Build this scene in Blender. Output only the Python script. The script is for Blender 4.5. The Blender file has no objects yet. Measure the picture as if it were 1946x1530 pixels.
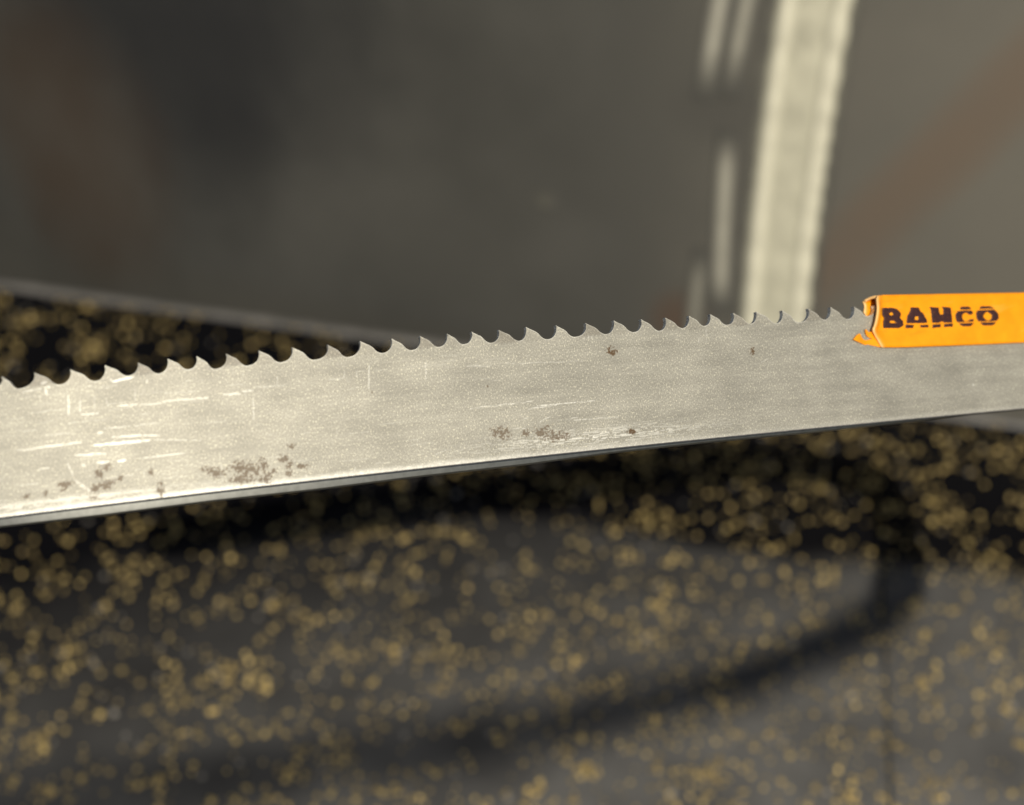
import bpy, bmesh, math, random
import numpy as np
from mathutils import Vector, Matrix

random.seed(7)
rng = np.random.default_rng(11)
scene = bpy.context.scene
COL = scene.collection
MM = 0.001

# ------------------------------------------------------------------ camera
CAM_LOC = Vector((0.0, 0.0, 0.60))
PITCH = math.radians(35.0)
cam_data = bpy.data.cameras.new("camera")
cam = bpy.data.objects.new("camera", cam_data)
COL.objects.link(cam)
cam.location = CAM_LOC
cam.rotation_euler = (math.radians(90.0) - PITCH, 0.0, 0.0)
cam_data.sensor_width = 36.0
cam_data.lens = 36.0 * 2800.0 / 1946.0
cam_data.clip_start = 0.01
cam_data.clip_end = 500.0
cam_data.dof.use_dof = True
cam_data.dof.focus_distance = 0.352
cam_data.dof.aperture_fstop = 51.8 / 6.0
scene.camera = cam

# ------------------------------------------------------------------ sky and sun
SUN_EL, SUN_AZ = math.radians(40.8), math.radians(6.0)
SUN_DIR = Vector((math.cos(SUN_EL) * math.sin(SUN_AZ), -math.cos(SUN_EL) * math.cos(SUN_AZ), math.sin(SUN_EL)))
world = bpy.data.worlds.new("World")
scene.world = world
world.use_nodes = True
wn = world.node_tree
sky = wn.nodes.new("ShaderNodeTexSky")
sky.sky_type = 'NISHITA'
sky.sun_disc = False
sky.sun_elevation = SUN_EL
sky.sun_rotation = math.pi - SUN_AZ
bg = wn.nodes["Background"]
bg.inputs["Strength"].default_value = 0.052
wn.links.new(sky.outputs[0], bg.inputs["Color"])

sun_data = bpy.data.lights.new("sun", 'SUN')
sun_data.energy = 4.4
sun_data.angle = math.radians(0.75)
sun_data.color = (1.0, 0.93, 0.80)
sun = bpy.data.objects.new("sun", sun_data)
COL.objects.link(sun)
sun.rotation_euler = SUN_DIR.to_track_quat('Z', 'Y').to_euler()
sun.location = (0.3, -1.5, 2.0)

scene.view_settings.view_transform = 'Standard'
scene.view_settings.look = 'None'
scene.view_settings.exposure = 0.0
scene.view_settings.gamma = 1.0
scene.cycles.use_denoising = True
scene.cycles.max_bounces = 6
scene.cycles.sample_clamp_indirect = 4.0

# ------------------------------------------------------------------ helpers
def link(o, parent=None):
    COL.objects.link(o)
    if parent is not None:
        o.parent = parent
        o.matrix_parent_inverse = parent.matrix_world.inverted()
    return o

def empty(name, loc):
    o = bpy.data.objects.new(name, None)
    o.location = loc
    o.empty_display_size = 0.02
    COL.objects.link(o)
    bpy.context.view_layer.update()
    return o

def tag(o, label=None, category=None, group=None, kind=None):
    for k, v in (("label", label), ("category", category), ("group", group), ("kind", kind)):
        if v:
            o[k] = v
    return o

def mesh_from(name, verts, faces, mats=(), smooth=True, uvs=None, mat_idx=None, attrs=None):
    me = bpy.data.meshes.new(name)
    me.from_pydata([tuple(v) for v in verts], [], [tuple(f) for f in faces])
    for m in mats:
        me.materials.append(m)
    n = len(me.polygons)
    me.polygons.foreach_set("use_smooth", [smooth] * n)
    if mat_idx is not None:
        me.polygons.foreach_set("material_index", list(mat_idx))
    if uvs is not None:
        lay = me.uv_layers.new(name="UVMap")
        li = np.empty(len(me.loops), dtype=np.int32)
        me.loops.foreach_get("vertex_index", li)
        lay.data.foreach_set("uv", np.asarray(uvs, dtype=np.float32)[li].ravel())
    if attrs:
        for k, a in attrs.items():
            at = me.attributes.new(k, 'FLOAT', 'POINT')
            at.data.foreach_set("value", np.asarray(a, dtype=np.float32))
    me.update()
    return me

def obj(name, me, parent=None):
    return link(bpy.data.objects.new(name, me), parent)

def new_mat(name):
    m = bpy.data.materials.new(name)
    m.use_nodes = True
    return m, m.node_tree.nodes, m.node_tree.links, m.node_tree.nodes["Principled BSDF"]

def N(nodes, kind, **kw):
    n = nodes.new(kind)
    for k, v in kw.items():
        if k in n.inputs:
            n.inputs[k].default_value = v
        else:
            setattr(n, k, v)
    return n

def ramp(nodes, stops):
    r = nodes.new("ShaderNodeValToRGB")
    el = r.color_ramp.elements
    while len(el) < len(stops):
        el.new(0.5)
    for e, (p, c) in zip(el, stops):
        e.position = p
        e.color = (c[0], c[1], c[2], 1.0) if not isinstance(c, (int, float)) else (c, c, c, 1.0)
    return r

def mixc(nodes, links, fac, a, b, blend='MIX'):
    m = nodes.new("ShaderNodeMix")
    m.data_type = 'RGBA'
    m.blend_type = blend
    for sock, v in ((m.inputs[0], fac), (m.inputs[6], a), (m.inputs[7], b)):
        if isinstance(v, (int, float)):
            sock.default_value = v
        elif isinstance(v, tuple):
            sock.default_value = (v[0], v[1], v[2], 1.0)
        else:
            links.new(v, sock)
    return m.outputs[2]

def math_(nodes, links, op, a, b=None, c=None, clamp=False):
    m = nodes.new("ShaderNodeMath")
    m.operation = op
    m.use_clamp = clamp
    for i, v in enumerate((a, b, c)):
        if v is None:
            continue
        if isinstance(v, (int, float)):
            m.inputs[i].default_value = v
        else:
            links.new(v, m.inputs[i])
    return m.outputs[0]

def smooth01(x):
    x = np.clip(x, 0.0, 1.0)
    return x * x * (3 - 2 * x)

# ------------------------------------------------------------------ measurements of the blade, with its unseen run laid for the shadow (mm)
# one row per 4 mm along the blade: a point on its back edge, then the direction across the blade
TIPS = [[2.94,31.24],[9.72,30.24],[17.48,29.95],[24.57,30.06],[31.52,30.01],[37.87,30.08],[44.08,30.07],[50.5,30.06],[57.47,30.02],[64.93,30.13],[72.94,30.08],[80.29,30.17],[87.7,30.2],[94.41,30.33],[100.69,30.29],[106.87,30.35],[113.57,30.35],[120.15,30.5],[127.86,30.43],[135.64,30.54],[142.8,30.6],[150.23,30.46],[157.06,30.58],[163.1,30.55],[169.3,30.63],[176.13,30.65],[182.22,30.45],[189.95,30.44],[197.99,30.55],[204.14,30.48],[211.47,30.27]]
GUL = [[-1.01,27.62],[6.08,27.09],[14.73,26.96],[22.22,26.86],[29.21,27.29],[35.59,27.07],[42.07,27.31],[47.69,26.83],[54.69,26.9],[62.05,26.98],[69.5,26.87],[77.07,26.82],[85.09,27.08],[91.91,27.19],[98.46,27.41],[104.4,27.58],[111.1,27.43],[118.21,27.39],[125.28,27.25],[132.19,27.33],[140.44,27.46],[147.8,27.46],[154.79,27.34],[161.06,27.61],[167.24,27.78],[173.47,27.68],[180.26,27.55],[187.75,27.26],[194.26,27.1],[202.05,27.38],[208.98,27.16],[215.17,27.62]]
SCR = [[20.53,13.12,32.35,12.78,0.56,1.3],[24.41,14.45,34.49,13.74,0.38,1],[32.37,12.93,43.06,11.63,0.19,0.6],[4.47,13.88,12.55,13.93,0.31,0.7],[9.11,14.05,18.03,14.01,0.38,1],[10.48,16.27,16.97,16.32,0.22,0.5],[23.17,16.4,28.51,16.29,0.25,0.7],[29.52,16.26,35.35,16.36,0.16,0.6],[16.47,11.43,22.91,11.04,0.38,1],[20.7,9.22,23.29,9.2,0.5,1.3],[25.02,9.15,26.9,9.16,0.44,1.3],[29.65,9.13,39.56,9.19,0.28,0.9],[8.34,9.25,10.94,9.37,0.25,0.7],[18.64,20.07,22.23,19.89,0.38,0.8],[26.53,20.96,30.58,20.87,0.38,0.9],[30.57,20.81,35.5,20.57,0.22,0.7],[35.83,20.99,45.21,20.75,0.38,0.7],[7.54,21.39,14.49,21.75,0.25,0.35],[16.36,24.53,16.05,20.07,0.38,1],[18.94,23.03,18.53,20.38,0.31,0.9],[24.14,23.03,24.5,20.89,0.25,0.5],[30.48,24.14,30.23,21.75,0.16,0.5],[21.74,23.61,21.56,20.93,0.16,0.4],[14.72,9.8,15.73,7,0.25,0.7],[17.53,9.15,18.53,9.09,0.56,0.8],[21.5,15.6,22.65,15.53,0.5,0.8],[25.92,26.3,30.63,26.99,0.56,1.2],[11.04,27.54,12.23,27.85,0.63,0.9],[11.84,26.85,11.83,25.36,0.44,1],[12.44,27.08,12.66,26.45,0.38,0.9],[6.87,26.25,10.94,26.51,0.38,0.6],[5.64,2.48,32.68,2.09,0.44,0.7],[-0.17,2.19,13.66,2.21,0.38,0.5],[15.78,6.1,19.99,2.31,0.69,0.5],[32.87,26.15,33.22,25.35,0.31,0.7],[25.42,27.1,26.17,25.97,0.31,0.9],[43.82,20.56,45.7,20.77,0.4,0.8],[48.95,21.12,52.68,20.88,0.45,0.8],[53.01,21.4,55.45,21.43,0.45,0.7],[55.43,20.05,54.7,14.61,0.23,0.6],[76.18,23.94,75.65,21.74,0.2,0.5],[81.79,24.58,81.17,19.26,0.28,0.7],[61.03,23.94,60.82,22.01,0.23,0.5],[78.84,23.71,78.65,22.03,0.17,0.4],[65.01,1.65,64.97,0.82,0.28,0.8],[76.08,2.1,75.81,1.01,0.23,0.6],[55.78,21.95,62.86,21.82,0.56,0.25],[72.31,22.04,75.69,22.16,0.4,0.35],[104.29,12.67,119.62,12.89,0.19,0.9],[118.25,11.35,125.66,11.55,0.19,0.8],[120.66,11.84,135.64,11.74,0.21,1],[128.15,7.58,139.06,7.47,0.16,0.6],[126.61,4.95,129.68,5.5,0.13,0.7],[127.74,4.43,138.64,4.28,0.16,0.6],[109.63,2.71,116.26,2.47,0.16,0.5],[120.44,7.72,123.86,9.07,0.13,0.6],[113.91,6.94,117.4,6.89,0.21,0.6],[114.7,3.99,117.64,4.12,0.21,0.6],[114.08,22.31,133.54,21.39,0.21,0.35],[104.64,22.5,110.58,22.03,0.48,0.35],[95,24.1,94.61,20.35,0.21,0.7],[94.68,2.85,97.56,3.63,0.16,0.4],[116.81,9.14,118.27,9.15,0.16,0.6],[128.23,8.27,130.93,8.17,0.13,0.5],[100.15,18.11,114.44,18.15,0.19,-0.45],[91.8,18.11,100.13,17.93,0.16,-0.25],[114.44,18.15,123.82,18.08,0.13,-0.2],[100.69,8.59,105.01,6.96,0.13,-0.5],[132.36,9.86,135.95,9.42,0.13,-0.4],[114.81,28.18,116.26,28.14,0.13,-0.6],[113.61,27.86,116.19,27.59,0.11,-0.5],[94.57,27.52,95.95,27.41,0.13,-0.5],[134.97,27.76,138.63,27.72,0.16,-0.5],[134.96,27.62,134.79,26.37,0.11,0.6],[135.84,27.42,135.62,26.17,0.11,0.6],[136.76,27.42,136.61,26.24,0.11,0.5],[137.97,27.34,137.79,26.44,0.11,0.5],[171.2,11.35,179.95,12.19,0.12,-0.4],[179.95,12.19,191.52,11.48,0.1,-0.25],[148.5,6.53,154.8,7.72,0.12,-0.4],[152.25,6.22,161.64,7.82,0.12,-0.45],[165.41,25.47,165.16,23.6,0.15,0.5],[167.73,26.94,167.29,23.73,0.12,0.3],[181.99,17.76,184.3,18.56,0.12,0.4],[161.78,11,162.09,10.66,0.2,-0.7],[169.18,20.92,169.84,20.2,0.15,-0.6],[192.01,23.29,192.14,22.87,0.15,-0.5],[175.63,27.68,178.39,27.52,0.12,-0.6],[157.48,27.57,159.72,27.64,0.1,-0.4],[170.68,1.06,193.99,0.73,0.1,-0.2],[171.69,11.58,176.16,11.66,0.1,-0.2],[136.32,7.58,141.12,7.42,0.17,0.5],[137.63,4.61,145.39,4.97,0.17,0.4],[145.36,4.71,153.14,4.17,0.17,0.3],[135.81,3.74,138.68,4,0.22,0.6],[216.9,5.5,262.62,5.29,0.11,-0.25],[189.34,11.54,206.64,11.39,0.11,-0.2],[245.73,7.68,246.25,7.45,0.39,1.2],[195.85,18.31,195.5,13.4,0.17,0.2],[211.47,19.03,211.88,19.32,0.22,-0.3],[204.47,31.47,204.4,29.75,0.17,-0.2]]
RUST = [[13.93,5.4,1.56,0.72,0.62],[5.54,3.96,0.72,0.48,0.62],[9.63,4.12,0.48,0.48,0.62],[23.01,8.04,0.84,0.84,0.62],[21.23,6.89,0.96,0.96,0.62],[25.28,5.48,0.6,0.6,0.62],[20.02,3.62,1.44,0.84,0.62],[22.29,4.25,1.68,1.08,0.62],[31.86,5.95,0.6,0.72,0.62],[33.45,1.98,0.72,1.68,0.62],[19.4,1.88,1.08,0.48,0.62],[13.26,4.23,0.6,0.48,0.62],[44.41,4.94,1.44,0.84,0.62],[45.77,3.97,1.44,0.96,0.62],[50.64,4.8,2.16,1.2,0.62],[53.4,3.91,2.4,1.44,0.62],[55.77,4.57,0.96,1.44,0.62],[50.9,1.99,2.4,1.08,0.62],[56.05,1.86,1.44,1.44,0.62],[60.5,5.57,0.96,0.96,0.62],[61.47,3.82,0.72,1.2,0.62],[64.36,3.5,1.2,0.6,0.62],[62.3,8.07,0.96,0.6,0.62],[61.08,2.34,0.72,0.72,0.62],[57.92,3.17,0.72,0.6,0.62],[110.97,6.67,2.16,1.2,0.62],[111.73,5.49,0.96,0.96,0.62],[117.11,5.6,0.84,0.84,0.62],[121.58,5.43,2.16,1.44,0.62],[124.11,4.33,1.2,0.96,0.62],[126.37,4.25,1.44,1.08,0.62],[141.4,23.2,1.3,1.04,1],[180.08,20.6,0.78,0.91,1],[144.24,3.51,0.91,0.65,1],[109.3,17.27,0.26,0.26,1],[81.67,18.48,0.26,0.26,1]]
FRONT_LEFT = [[217.54,19.04],[215.49,19.51],[214.58,19.97],[213.66,20.3],[213.09,20.82],[212.99,21.26],[213.98,21.38],[214.91,21.53],[215.68,21.35]]
LIP = [[215.54,21.7],[214.25,23.03],[214.73,23.75],[215.37,24.59],[215.91,25.7],[216.39,26.93],[216.83,28.16],[217.14,29.4],[217.3,30.65],[217.66,31.9],[218.07,32.63],[218.59,33.11]]
TOP = [[218.59,33.11],[232.05,32.67],[249.07,32.13],[265.96,31.61]]
BOT = [[217.54,19.04],[226.39,18.65],[246.85,18.07],[263.7,17.74]]
TAB = [[211.94,23.17],[212.1,22.79],[212.63,21.88],[213.6,21.38],[215.56,21.58],[216.73,21.39],[218.4,20.53],[218.49,19.17],[216.17,19.66],[214.02,20.23],[213.27,20.15],[211.3,20.89],[209.65,21.68],[210.01,22.16],[210.85,22.86]]
TONGUE = [[213.49,24.12],[213.77,23.98],[214.08,23.58],[214.49,23.31],[215.4,23.44],[216.31,22.51],[216.44,21.38],[215.43,21.62],[214.59,21.99],[213.93,22.53],[213.52,23.3]]
BACK_LEFT = [[217.69,27.48],[216.41,27.76],[216.14,28.67],[216.43,30.04],[216.63,31.41],[216.35,31.71]]
LETTERS = [[[[219.2,29.35],[222.37,29.19],[223.53,28.81],[224.2,28.2],[224.64,27.54],[224.48,27.03],[224.1,26.54],[224.54,25.88],[225.02,25.53],[224.86,24.97],[225.01,24.45],[224.34,24.1],[223.38,23.77],[218.55,24.04],[218.79,25.68],[219.25,26.67],[218.84,27.45],[218.91,28.47]],[[221.02,27.85],[221.88,28],[222.26,27.47],[221.6,27.18],[221.03,27.4]],[[220.79,25.82],[222.15,25.75],[222.67,25.15],[220.85,25.25]]],[[[227.86,29.04],[230.46,28.85],[230.91,27.73],[231.55,27.31],[231.83,26.65],[232.51,25.46],[232.46,24.62],[226,24.9],[226.18,26.05],[226.64,27.05],[227.17,27.54],[227.77,28.4]],[[228.95,26.54],[229.87,26.5],[229.65,25.54],[228.59,25.73]],[[225.65,24.6],[228.23,24.34],[227.79,23.53],[225.43,23.66]],[[230.14,24.23],[232.86,24.21],[232.74,23.45],[230.12,23.59]]],[[[234.05,28.87],[236.89,28.49],[236.8,27.69],[236.93,26.72],[237.85,26.6],[238.17,27.63],[237.89,28.68],[240.5,28.39],[240.77,27.89],[240.54,27.12],[240.67,25.94],[240.49,24.26],[237.68,24.47],[237.64,24.74],[236.7,24.72],[236.5,24.47],[234.09,24.54],[234.18,27.18],[234.11,28.22]],[[234.19,24.18],[236.82,24.2],[236.63,23.3],[233.96,23.19]],[[237.86,24.12],[240.7,24.09],[240.48,23.22],[237.65,23.25]]],[[[243.82,28.32],[246.38,28.4],[247.18,27.9],[247.12,27.5],[243.63,27.62]],[[242.71,27.33],[247.16,27.25],[247.66,26.83],[247.39,26.12],[246.34,26.11],[245.48,26.74],[244.49,26.53],[243.9,25.78],[244.01,24.99],[244.64,24.43],[245.42,24.33],[246.48,24.93],[247.68,24.93],[247.41,24.22],[242.23,24.23],[241.73,25.11],[241.75,26.28],[242.49,26.95]],[[242.75,24.01],[247.67,23.88],[246.34,23.04],[243.96,23.1],[243.06,23.48]]],[[[250.37,28.2],[253.58,28.11],[254.77,27.4],[250,27.43]],[[249.23,27.14],[254.73,27.14],[255.45,26.57],[255.9,25.83],[255.96,24.64],[255.03,23.96],[249.08,24.14],[248.57,25.01],[248.64,26.45]],[[251.78,26.43],[252.61,26.58],[253.24,25.96],[253.7,25.8],[253.46,24.76],[252.64,24.22],[251.7,24.4],[250.79,25.29],[251.14,25.93]],[[249.6,23.89],[254.91,23.69],[254.07,23.02],[253.24,22.87],[250.35,23.02]]]]
S0 = -80
BLADE_PATH = [  # rows past the guard: unseen return run, shaped to throw the shadow
 [-188.21,238.17,390.96,-124.17,624.69,770.94],
 [-184.24,238.46,391.37,-124.17,624.69,770.94],
 [-180.27,238.75,391.78,-124.17,624.69,770.94],
 [-176.31,239.03,392.19,-124.17,624.69,770.94],
 [-172.34,239.32,392.59,-124.17,624.69,770.94],
 [-168.37,239.6,393,-124.17,624.69,770.94],
 [-164.4,239.89,393.41,-124.17,624.69,770.94],
 [-160.43,240.17,393.82,-124.17,624.69,770.94],
 [-156.46,240.46,394.22,-124.17,624.69,770.94],
 [-152.49,240.74,394.63,-124.17,624.69,770.94],
 [-148.52,241.03,395.04,-124.17,624.69,770.94],
 [-144.55,241.32,395.45,-124.17,624.69,770.94],
 [-140.59,241.6,395.86,-124.17,624.69,770.94],
 [-136.62,241.89,396.26,-124.17,624.69,770.94],
 [-132.65,242.17,396.67,-124.17,624.69,770.94],
 [-128.68,242.46,397.08,-124.17,624.69,770.93],
 [-124.71,242.74,397.49,-124.17,624.7,770.93],
 [-120.74,243.03,397.9,-124.17,624.72,770.92],
 [-116.77,243.31,398.3,-124.17,624.75,770.89],
 [-112.8,243.6,398.71,-124.2,624.79,770.85],
 [-108.83,243.89,399.12,-124.65,624.83,770.75],
 [-104.85,244.31,399.42,-125.25,624.86,770.63],
 [-100.89,244.83,399.64,-125.45,624.94,770.53],
 [-96.94,245.43,399.8,-125.45,625.05,770.44],
 [-93,246.09,399.9,-125.36,625.17,770.36],
 [-89.07,246.82,399.96,-125.21,625.29,770.28],
 [-85.15,247.59,399.97,-125,625.41,770.22],
 [-81.24,248.41,399.93,-124.76,625.52,770.17],
 [-77.34,249.28,399.86,-124.49,625.62,770.13],
 [-73.44,250.19,399.75,-124.2,625.72,770.1],
 [-69.57,251.13,399.61,-123.88,625.8,770.08],
 [-65.7,252.11,399.44,-123.55,625.88,770.07],
 [-61.84,253.12,399.23,-123.21,625.95,770.07],
 [-57.98,254.16,399,-122.85,626.02,770.07],
 [-54.14,255.23,398.75,-122.48,626.07,770.08],
 [-50.31,256.32,398.46,-122.1,626.13,770.1],
 [-46.49,257.44,398.16,-121.72,626.17,770.12],
 [-42.67,258.58,397.83,-121.33,626.21,770.15],
 [-38.87,259.74,397.49,-120.94,626.25,770.18],
 [-35.07,260.92,397.12,-120.54,626.28,770.22],
 [-31.28,262.12,396.74,-120.14,626.31,770.26],
 [-27.49,263.34,396.34,-119.74,626.33,770.3],
 [-23.72,264.57,395.93,-119.33,626.35,770.35],
 [-19.95,265.82,395.5,-118.93,626.37,770.4],
 [-16.18,267.08,395.05,-118.52,626.38,770.45],
 [-12.42,268.35,394.59,-118.12,626.39,770.51],
 [-8.67,269.63,394.12,-117.72,626.39,770.57],
 [-4.92,270.93,393.64,-117.32,626.4,770.63],
 [-1.18,272.24,393.15,-116.92,626.39,770.69],
 [2.56,273.55,392.65,-116.52,626.39,770.75],
 [6.3,274.87,392.14,-116.13,626.38,770.82],
 [10.03,276.2,391.62,-115.73,626.37,770.88],
 [13.76,277.54,391.09,-115.34,626.36,770.95],
 [17.48,278.89,390.55,-114.96,626.35,771.02],
 [21.2,280.24,390,-114.58,626.33,771.09],
 [24.92,281.6,389.45,-114.2,626.31,771.16],
 [28.63,282.96,388.89,-113.82,626.29,771.23],
 [32.34,284.33,388.33,-113.45,626.27,771.31],
 [36.05,285.7,387.76,-113.08,626.25,771.38],
 [39.76,287.08,387.19,-112.72,626.22,771.45],
 [43.46,288.46,386.61,-112.36,626.19,771.53],
 [47.16,289.84,386.02,-112.01,626.17,771.6],
 [50.86,291.23,385.43,-111.66,626.14,771.68],
 [54.56,292.62,384.84,-111.31,626.1,771.75],
 [58.26,294.01,384.24,-110.97,626.07,771.83],
 [61.96,295.41,383.64,-110.63,626.04,771.91],
 [65.65,296.8,383.04,-110.3,626,771.98],
 [69.35,298.2,382.43,-109.97,625.96,772.06],
 [73.04,299.6,381.82,-109.65,625.93,772.14],
 [76.73,301,381.21,-109.33,625.89,772.21],
 [80.43,302.4,380.6,-109.01,625.85,772.29],
 [84.12,303.8,379.98,-108.7,625.81,772.37],
 [87.81,305.21,379.36,-108.4,625.76,772.44],
 [91.5,306.61,378.74,-108.1,625.72,772.52],
 [95.19,308.01,378.12,-107.8,625.68,772.6],
 [98.88,309.42,377.5,-107.51,625.64,772.67],
 [102.57,310.82,376.88,-107.22,625.59,772.75],
 [106.26,312.23,376.25,-106.93,625.55,772.82],
 [109.95,313.63,375.62,-106.65,625.5,772.9],
 [113.64,315.03,375,-106.38,625.46,772.97],
 [117.33,316.44,374.37,-106.11,625.41,773.05],
 [121.02,317.84,373.74,-105.84,625.37,773.12],
 [124.71,319.24,373.11,-105.58,625.33,773.19],
 [128.4,320.64,372.48,-105.33,625.3,773.24],
 [132.09,322.04,371.85,-105.11,625.31,773.27],
 [135.78,323.44,371.22,-104.91,625.37,773.24],
 [139.47,324.83,370.59,-104.77,625.52,773.14],
 [143.17,326.23,369.97,-104.68,625.77,772.95],
 [147.08,327.7,369.31,-120.72,619.94,775.31],
 [151.07,329.03,368.96,-137.47,614.58,776.78],
 [154.85,330.27,368.65,-138.22,614.65,776.6],
 [158.64,331.49,368.35,-139.23,614.85,776.26],
 [162.43,332.69,368.09,-140.21,615.3,775.72],
 [166.23,333.86,367.85,-140.74,616.13,774.97],
 [170.03,334.97,367.66,-140.39,617.42,774.01],
 [173.83,336.03,367.49,-138.69,619.17,772.91],
 [177.61,337.03,367.37,-135.27,621.37,771.75],
 [181.38,337.96,367.27,-129.82,623.94,770.61],
 [185.14,338.81,367.2,-122.18,626.79,769.55],
 [188.89,339.57,367.15,-112.29,629.81,768.59],
 [192.61,340.24,367.12,-100.23,632.88,767.74],
 [196.33,340.81,367.1,-86.17,635.89,766.96],
 [200.03,341.28,367.09,-70.36,638.74,766.2],
 [203.72,341.63,367.09,-53.08,641.38,765.38],
 [207.41,341.88,367.1,-34.62,643.78,764.42],
 [211.08,342,367.11,-15.23,645.95,763.23],
 [214.75,342.01,367.13,4.88,647.91,761.7],
 [218.41,341.89,367.16,25.56,649.71,759.75],
 [222.05,341.65,367.19,46.73,651.39,757.3],
 [225.68,341.28,367.24,68.34,652.93,754.33],
 [229.28,340.79,367.28,90.38,654.24,750.87],
 [232.85,340.18,367.34,112.79,655.19,747],
 [236.4,339.44,367.39,135.5,655.63,742.82],
 [239.9,338.59,367.45,158.33,655.46,738.45],
 [243.35,337.62,367.51,181.06,654.61,733.96],
 [246.76,336.56,367.57,203.37,653.16,729.4],
 [250.1,335.39,367.63,224.9,651.21,724.81],
 [253.38,334.14,367.69,245.22,648.95,720.23],
 [256.57,332.83,367.74,263.92,646.59,715.72],
 [259.66,331.47,367.78,280.66,644.37,711.35],
 [262.64,330.1,367.81,295.24,642.51,707.12],
 [265.47,328.75,367.83,307.73,641.27,702.9],
 [268.13,327.43,367.84,318.66,640.85,698.4],
 [270.58,326.19,367.85,329.19,641.36,693.03],
 [272.76,325.03,367.87,341.44,642.7,685.82],
 [274.61,323.98,367.91,359.03,644.29,675.27],
 [276.04,323.05,368.02,387.71,644.52,659],
 [276.95,322.26,368.24,435.91,639.66,633.1],
 [277.2,321.69,368.66,513.51,621.55,591.59],
 [276.75,321.47,369.36,624.63,575.4,527.96],
 [275.85,321.73,370.38,753.22,487.59,441.49],
 [274.99,322.25,371.57,864.25,369.02,341.89],
 [274.5,322.52,372.77,936.26,254.39,242.29],
 [274.34,322.15,373.86,974.14,167.2,151.99],
 [274.38,321.1,374.76,991.07,109.23,76.45],
 [274.49,319.44,375.46,997.18,72.99,17.63],
 [274.62,317.28,375.95,998.39,50.67,-25.6],
 [274.74,314.72,376.3,997.75,36.47,-56.3],
 [274.85,311.83,376.55,996.59,26.58,-78.09],
 [274.93,308.68,376.73,995.37,18.57,-94.29],
 [275,305.34,376.88,994.14,10.9,-107.53],
 [275.04,301.85,377.02,992.81,2.64,-119.66],
 [275.05,298.26,377.17,991.24,-6.78,-131.88],
 [275.03,294.6,377.33,989.29,-17.65,-144.92],
 [274.97,290.91,377.51,986.8,-30.1,-159.14],
 [274.87,287.2,377.7,983.64,-44.13,-174.67],
 [274.71,283.49,377.91,979.69,-59.62,-191.47],
 [274.5,279.79,378.13,974.85,-76.37,-209.35],
 [274.23,276.12,378.37,969.08,-94.08,-228.08],
 [273.91,272.46,378.62,962.38,-112.44,-247.35],
 [273.52,268.83,378.9,954.79,-131.06,-266.82],
 [273.08,265.23,379.21,946.43,-149.6,-286.17],
 [272.58,261.65,379.56,937.44,-167.71,-305.1],
 [272.05,258.1,379.98,927.98,-185.12,-323.38],
 [271.49,254.57,380.49,918.25,-201.63,-340.83],
 [270.93,251.08,381.1,908.38,-217.15,-357.35],
 [270.36,247.62,381.84,898.51,-231.63,-372.86],
 [269.83,244.2,382.73,888.77,-245.11,-387.31],
 [269.33,240.81,383.78,879.31,-257.62,-400.57],
 [268.88,237.46,384.99,870.34,-269.16,-412.39],
 [268.5,234.13,386.38,862.21,-279.59,-422.39],
 [268.17,230.84,387.92,855.35,-288.65,-430.19],
 [267.9,227.56,389.6,850.1,-295.99,-435.56],
 [267.68,224.29,391.41,846.67,-301.36,-438.56],
 [267.51,221.03,393.34,844.99,-304.7,-439.5],
 [267.39,217.77,395.37,844.8,-306.16,-438.83],
 [267.3,214.52,397.48,845.82,-306.03,-436.97],
 [267.25,211.27,399.66,847.8,-304.56,-434.15],
 [267.22,208.01,401.89,850.62,-301.95,-430.43],
 [267.22,204.76,404.16,854.25,-298.28,-425.78],
 [267.22,201.5,406.45,858.66,-293.61,-420.12],
 [267.23,198.24,408.75,863.8,-287.98,-413.41],
 [267.25,194.98,411.05,869.6,-281.47,-405.68],
 [267.27,191.71,413.36,875.9,-274.18,-397.02],
 [267.29,188.43,415.67,882.56,-266.23,-387.56],
 [267.32,185.15,417.97,889.43,-257.76,-377.45],
 [267.35,181.87,420.27,896.37,-248.89,-366.86],
 [267.38,178.59,422.58,903.25,-239.72,-355.91],
 [267.42,175.31,424.88,910,-230.35,-344.73],
 [267.47,172.03,427.19,916.56,-220.84,-333.4],
 [267.52,168.75,429.5,922.88,-211.24,-321.98],
 [267.58,165.48,431.81,928.94,-201.6,-310.53],
 [267.65,162.21,434.13,934.73,-191.94,-299.07],
 [267.72,158.93,436.44,940.24,-182.27,-287.63],
 [267.8,155.67,438.77,945.47,-172.61,-276.22],
 [267.88,152.4,441.09,950.41,-162.98,-264.86],
 [267.98,149.14,443.42,955.09,-153.38,-253.54],
 [268.07,145.88,445.75,959.48,-143.83,-242.29],
 [268.18,142.62,448.09,963.61,-134.32,-231.11],
 [268.29,139.37,450.43,967.48,-124.87,-219.99],
 [268.41,136.12,452.78,971.08,-115.47,-208.96],
 [268.53,132.87,455.12,974.44,-106.15,-198],
 [268.65,129.63,457.48,977.54,-96.9,-187.14],
 [268.78,126.39,459.83,980.41,-87.72,-176.36],
 [268.92,123.15,462.19,983.04,-78.63,-165.67],
 [269.06,119.91,464.55,985.44,-69.64,-155.09],
 [269.21,116.68,466.92,987.62,-60.76,-144.64],
 [269.36,113.46,469.29,989.56,-52.06,-134.41],
 [269.51,110.23,471.67,991.25,-43.69,-124.56],
 [269.67,107.02,474.06,992.67,-35.93,-115.43],
 [269.84,103.83,476.47,993.78,-29.16,-107.5],
 [270.01,100.65,478.9,994.57,-23.85,-101.31],
 [270.19,97.5,481.37,995.04,-20.35,-97.33],
 [270.37,94.38,483.87,995.23,-18.82,-95.72],
 [270.55,91.29,486.4,995.17,-19.12,-96.29],
 [270.74,88.21,488.95,994.91,-20.87,-98.6],
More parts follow.
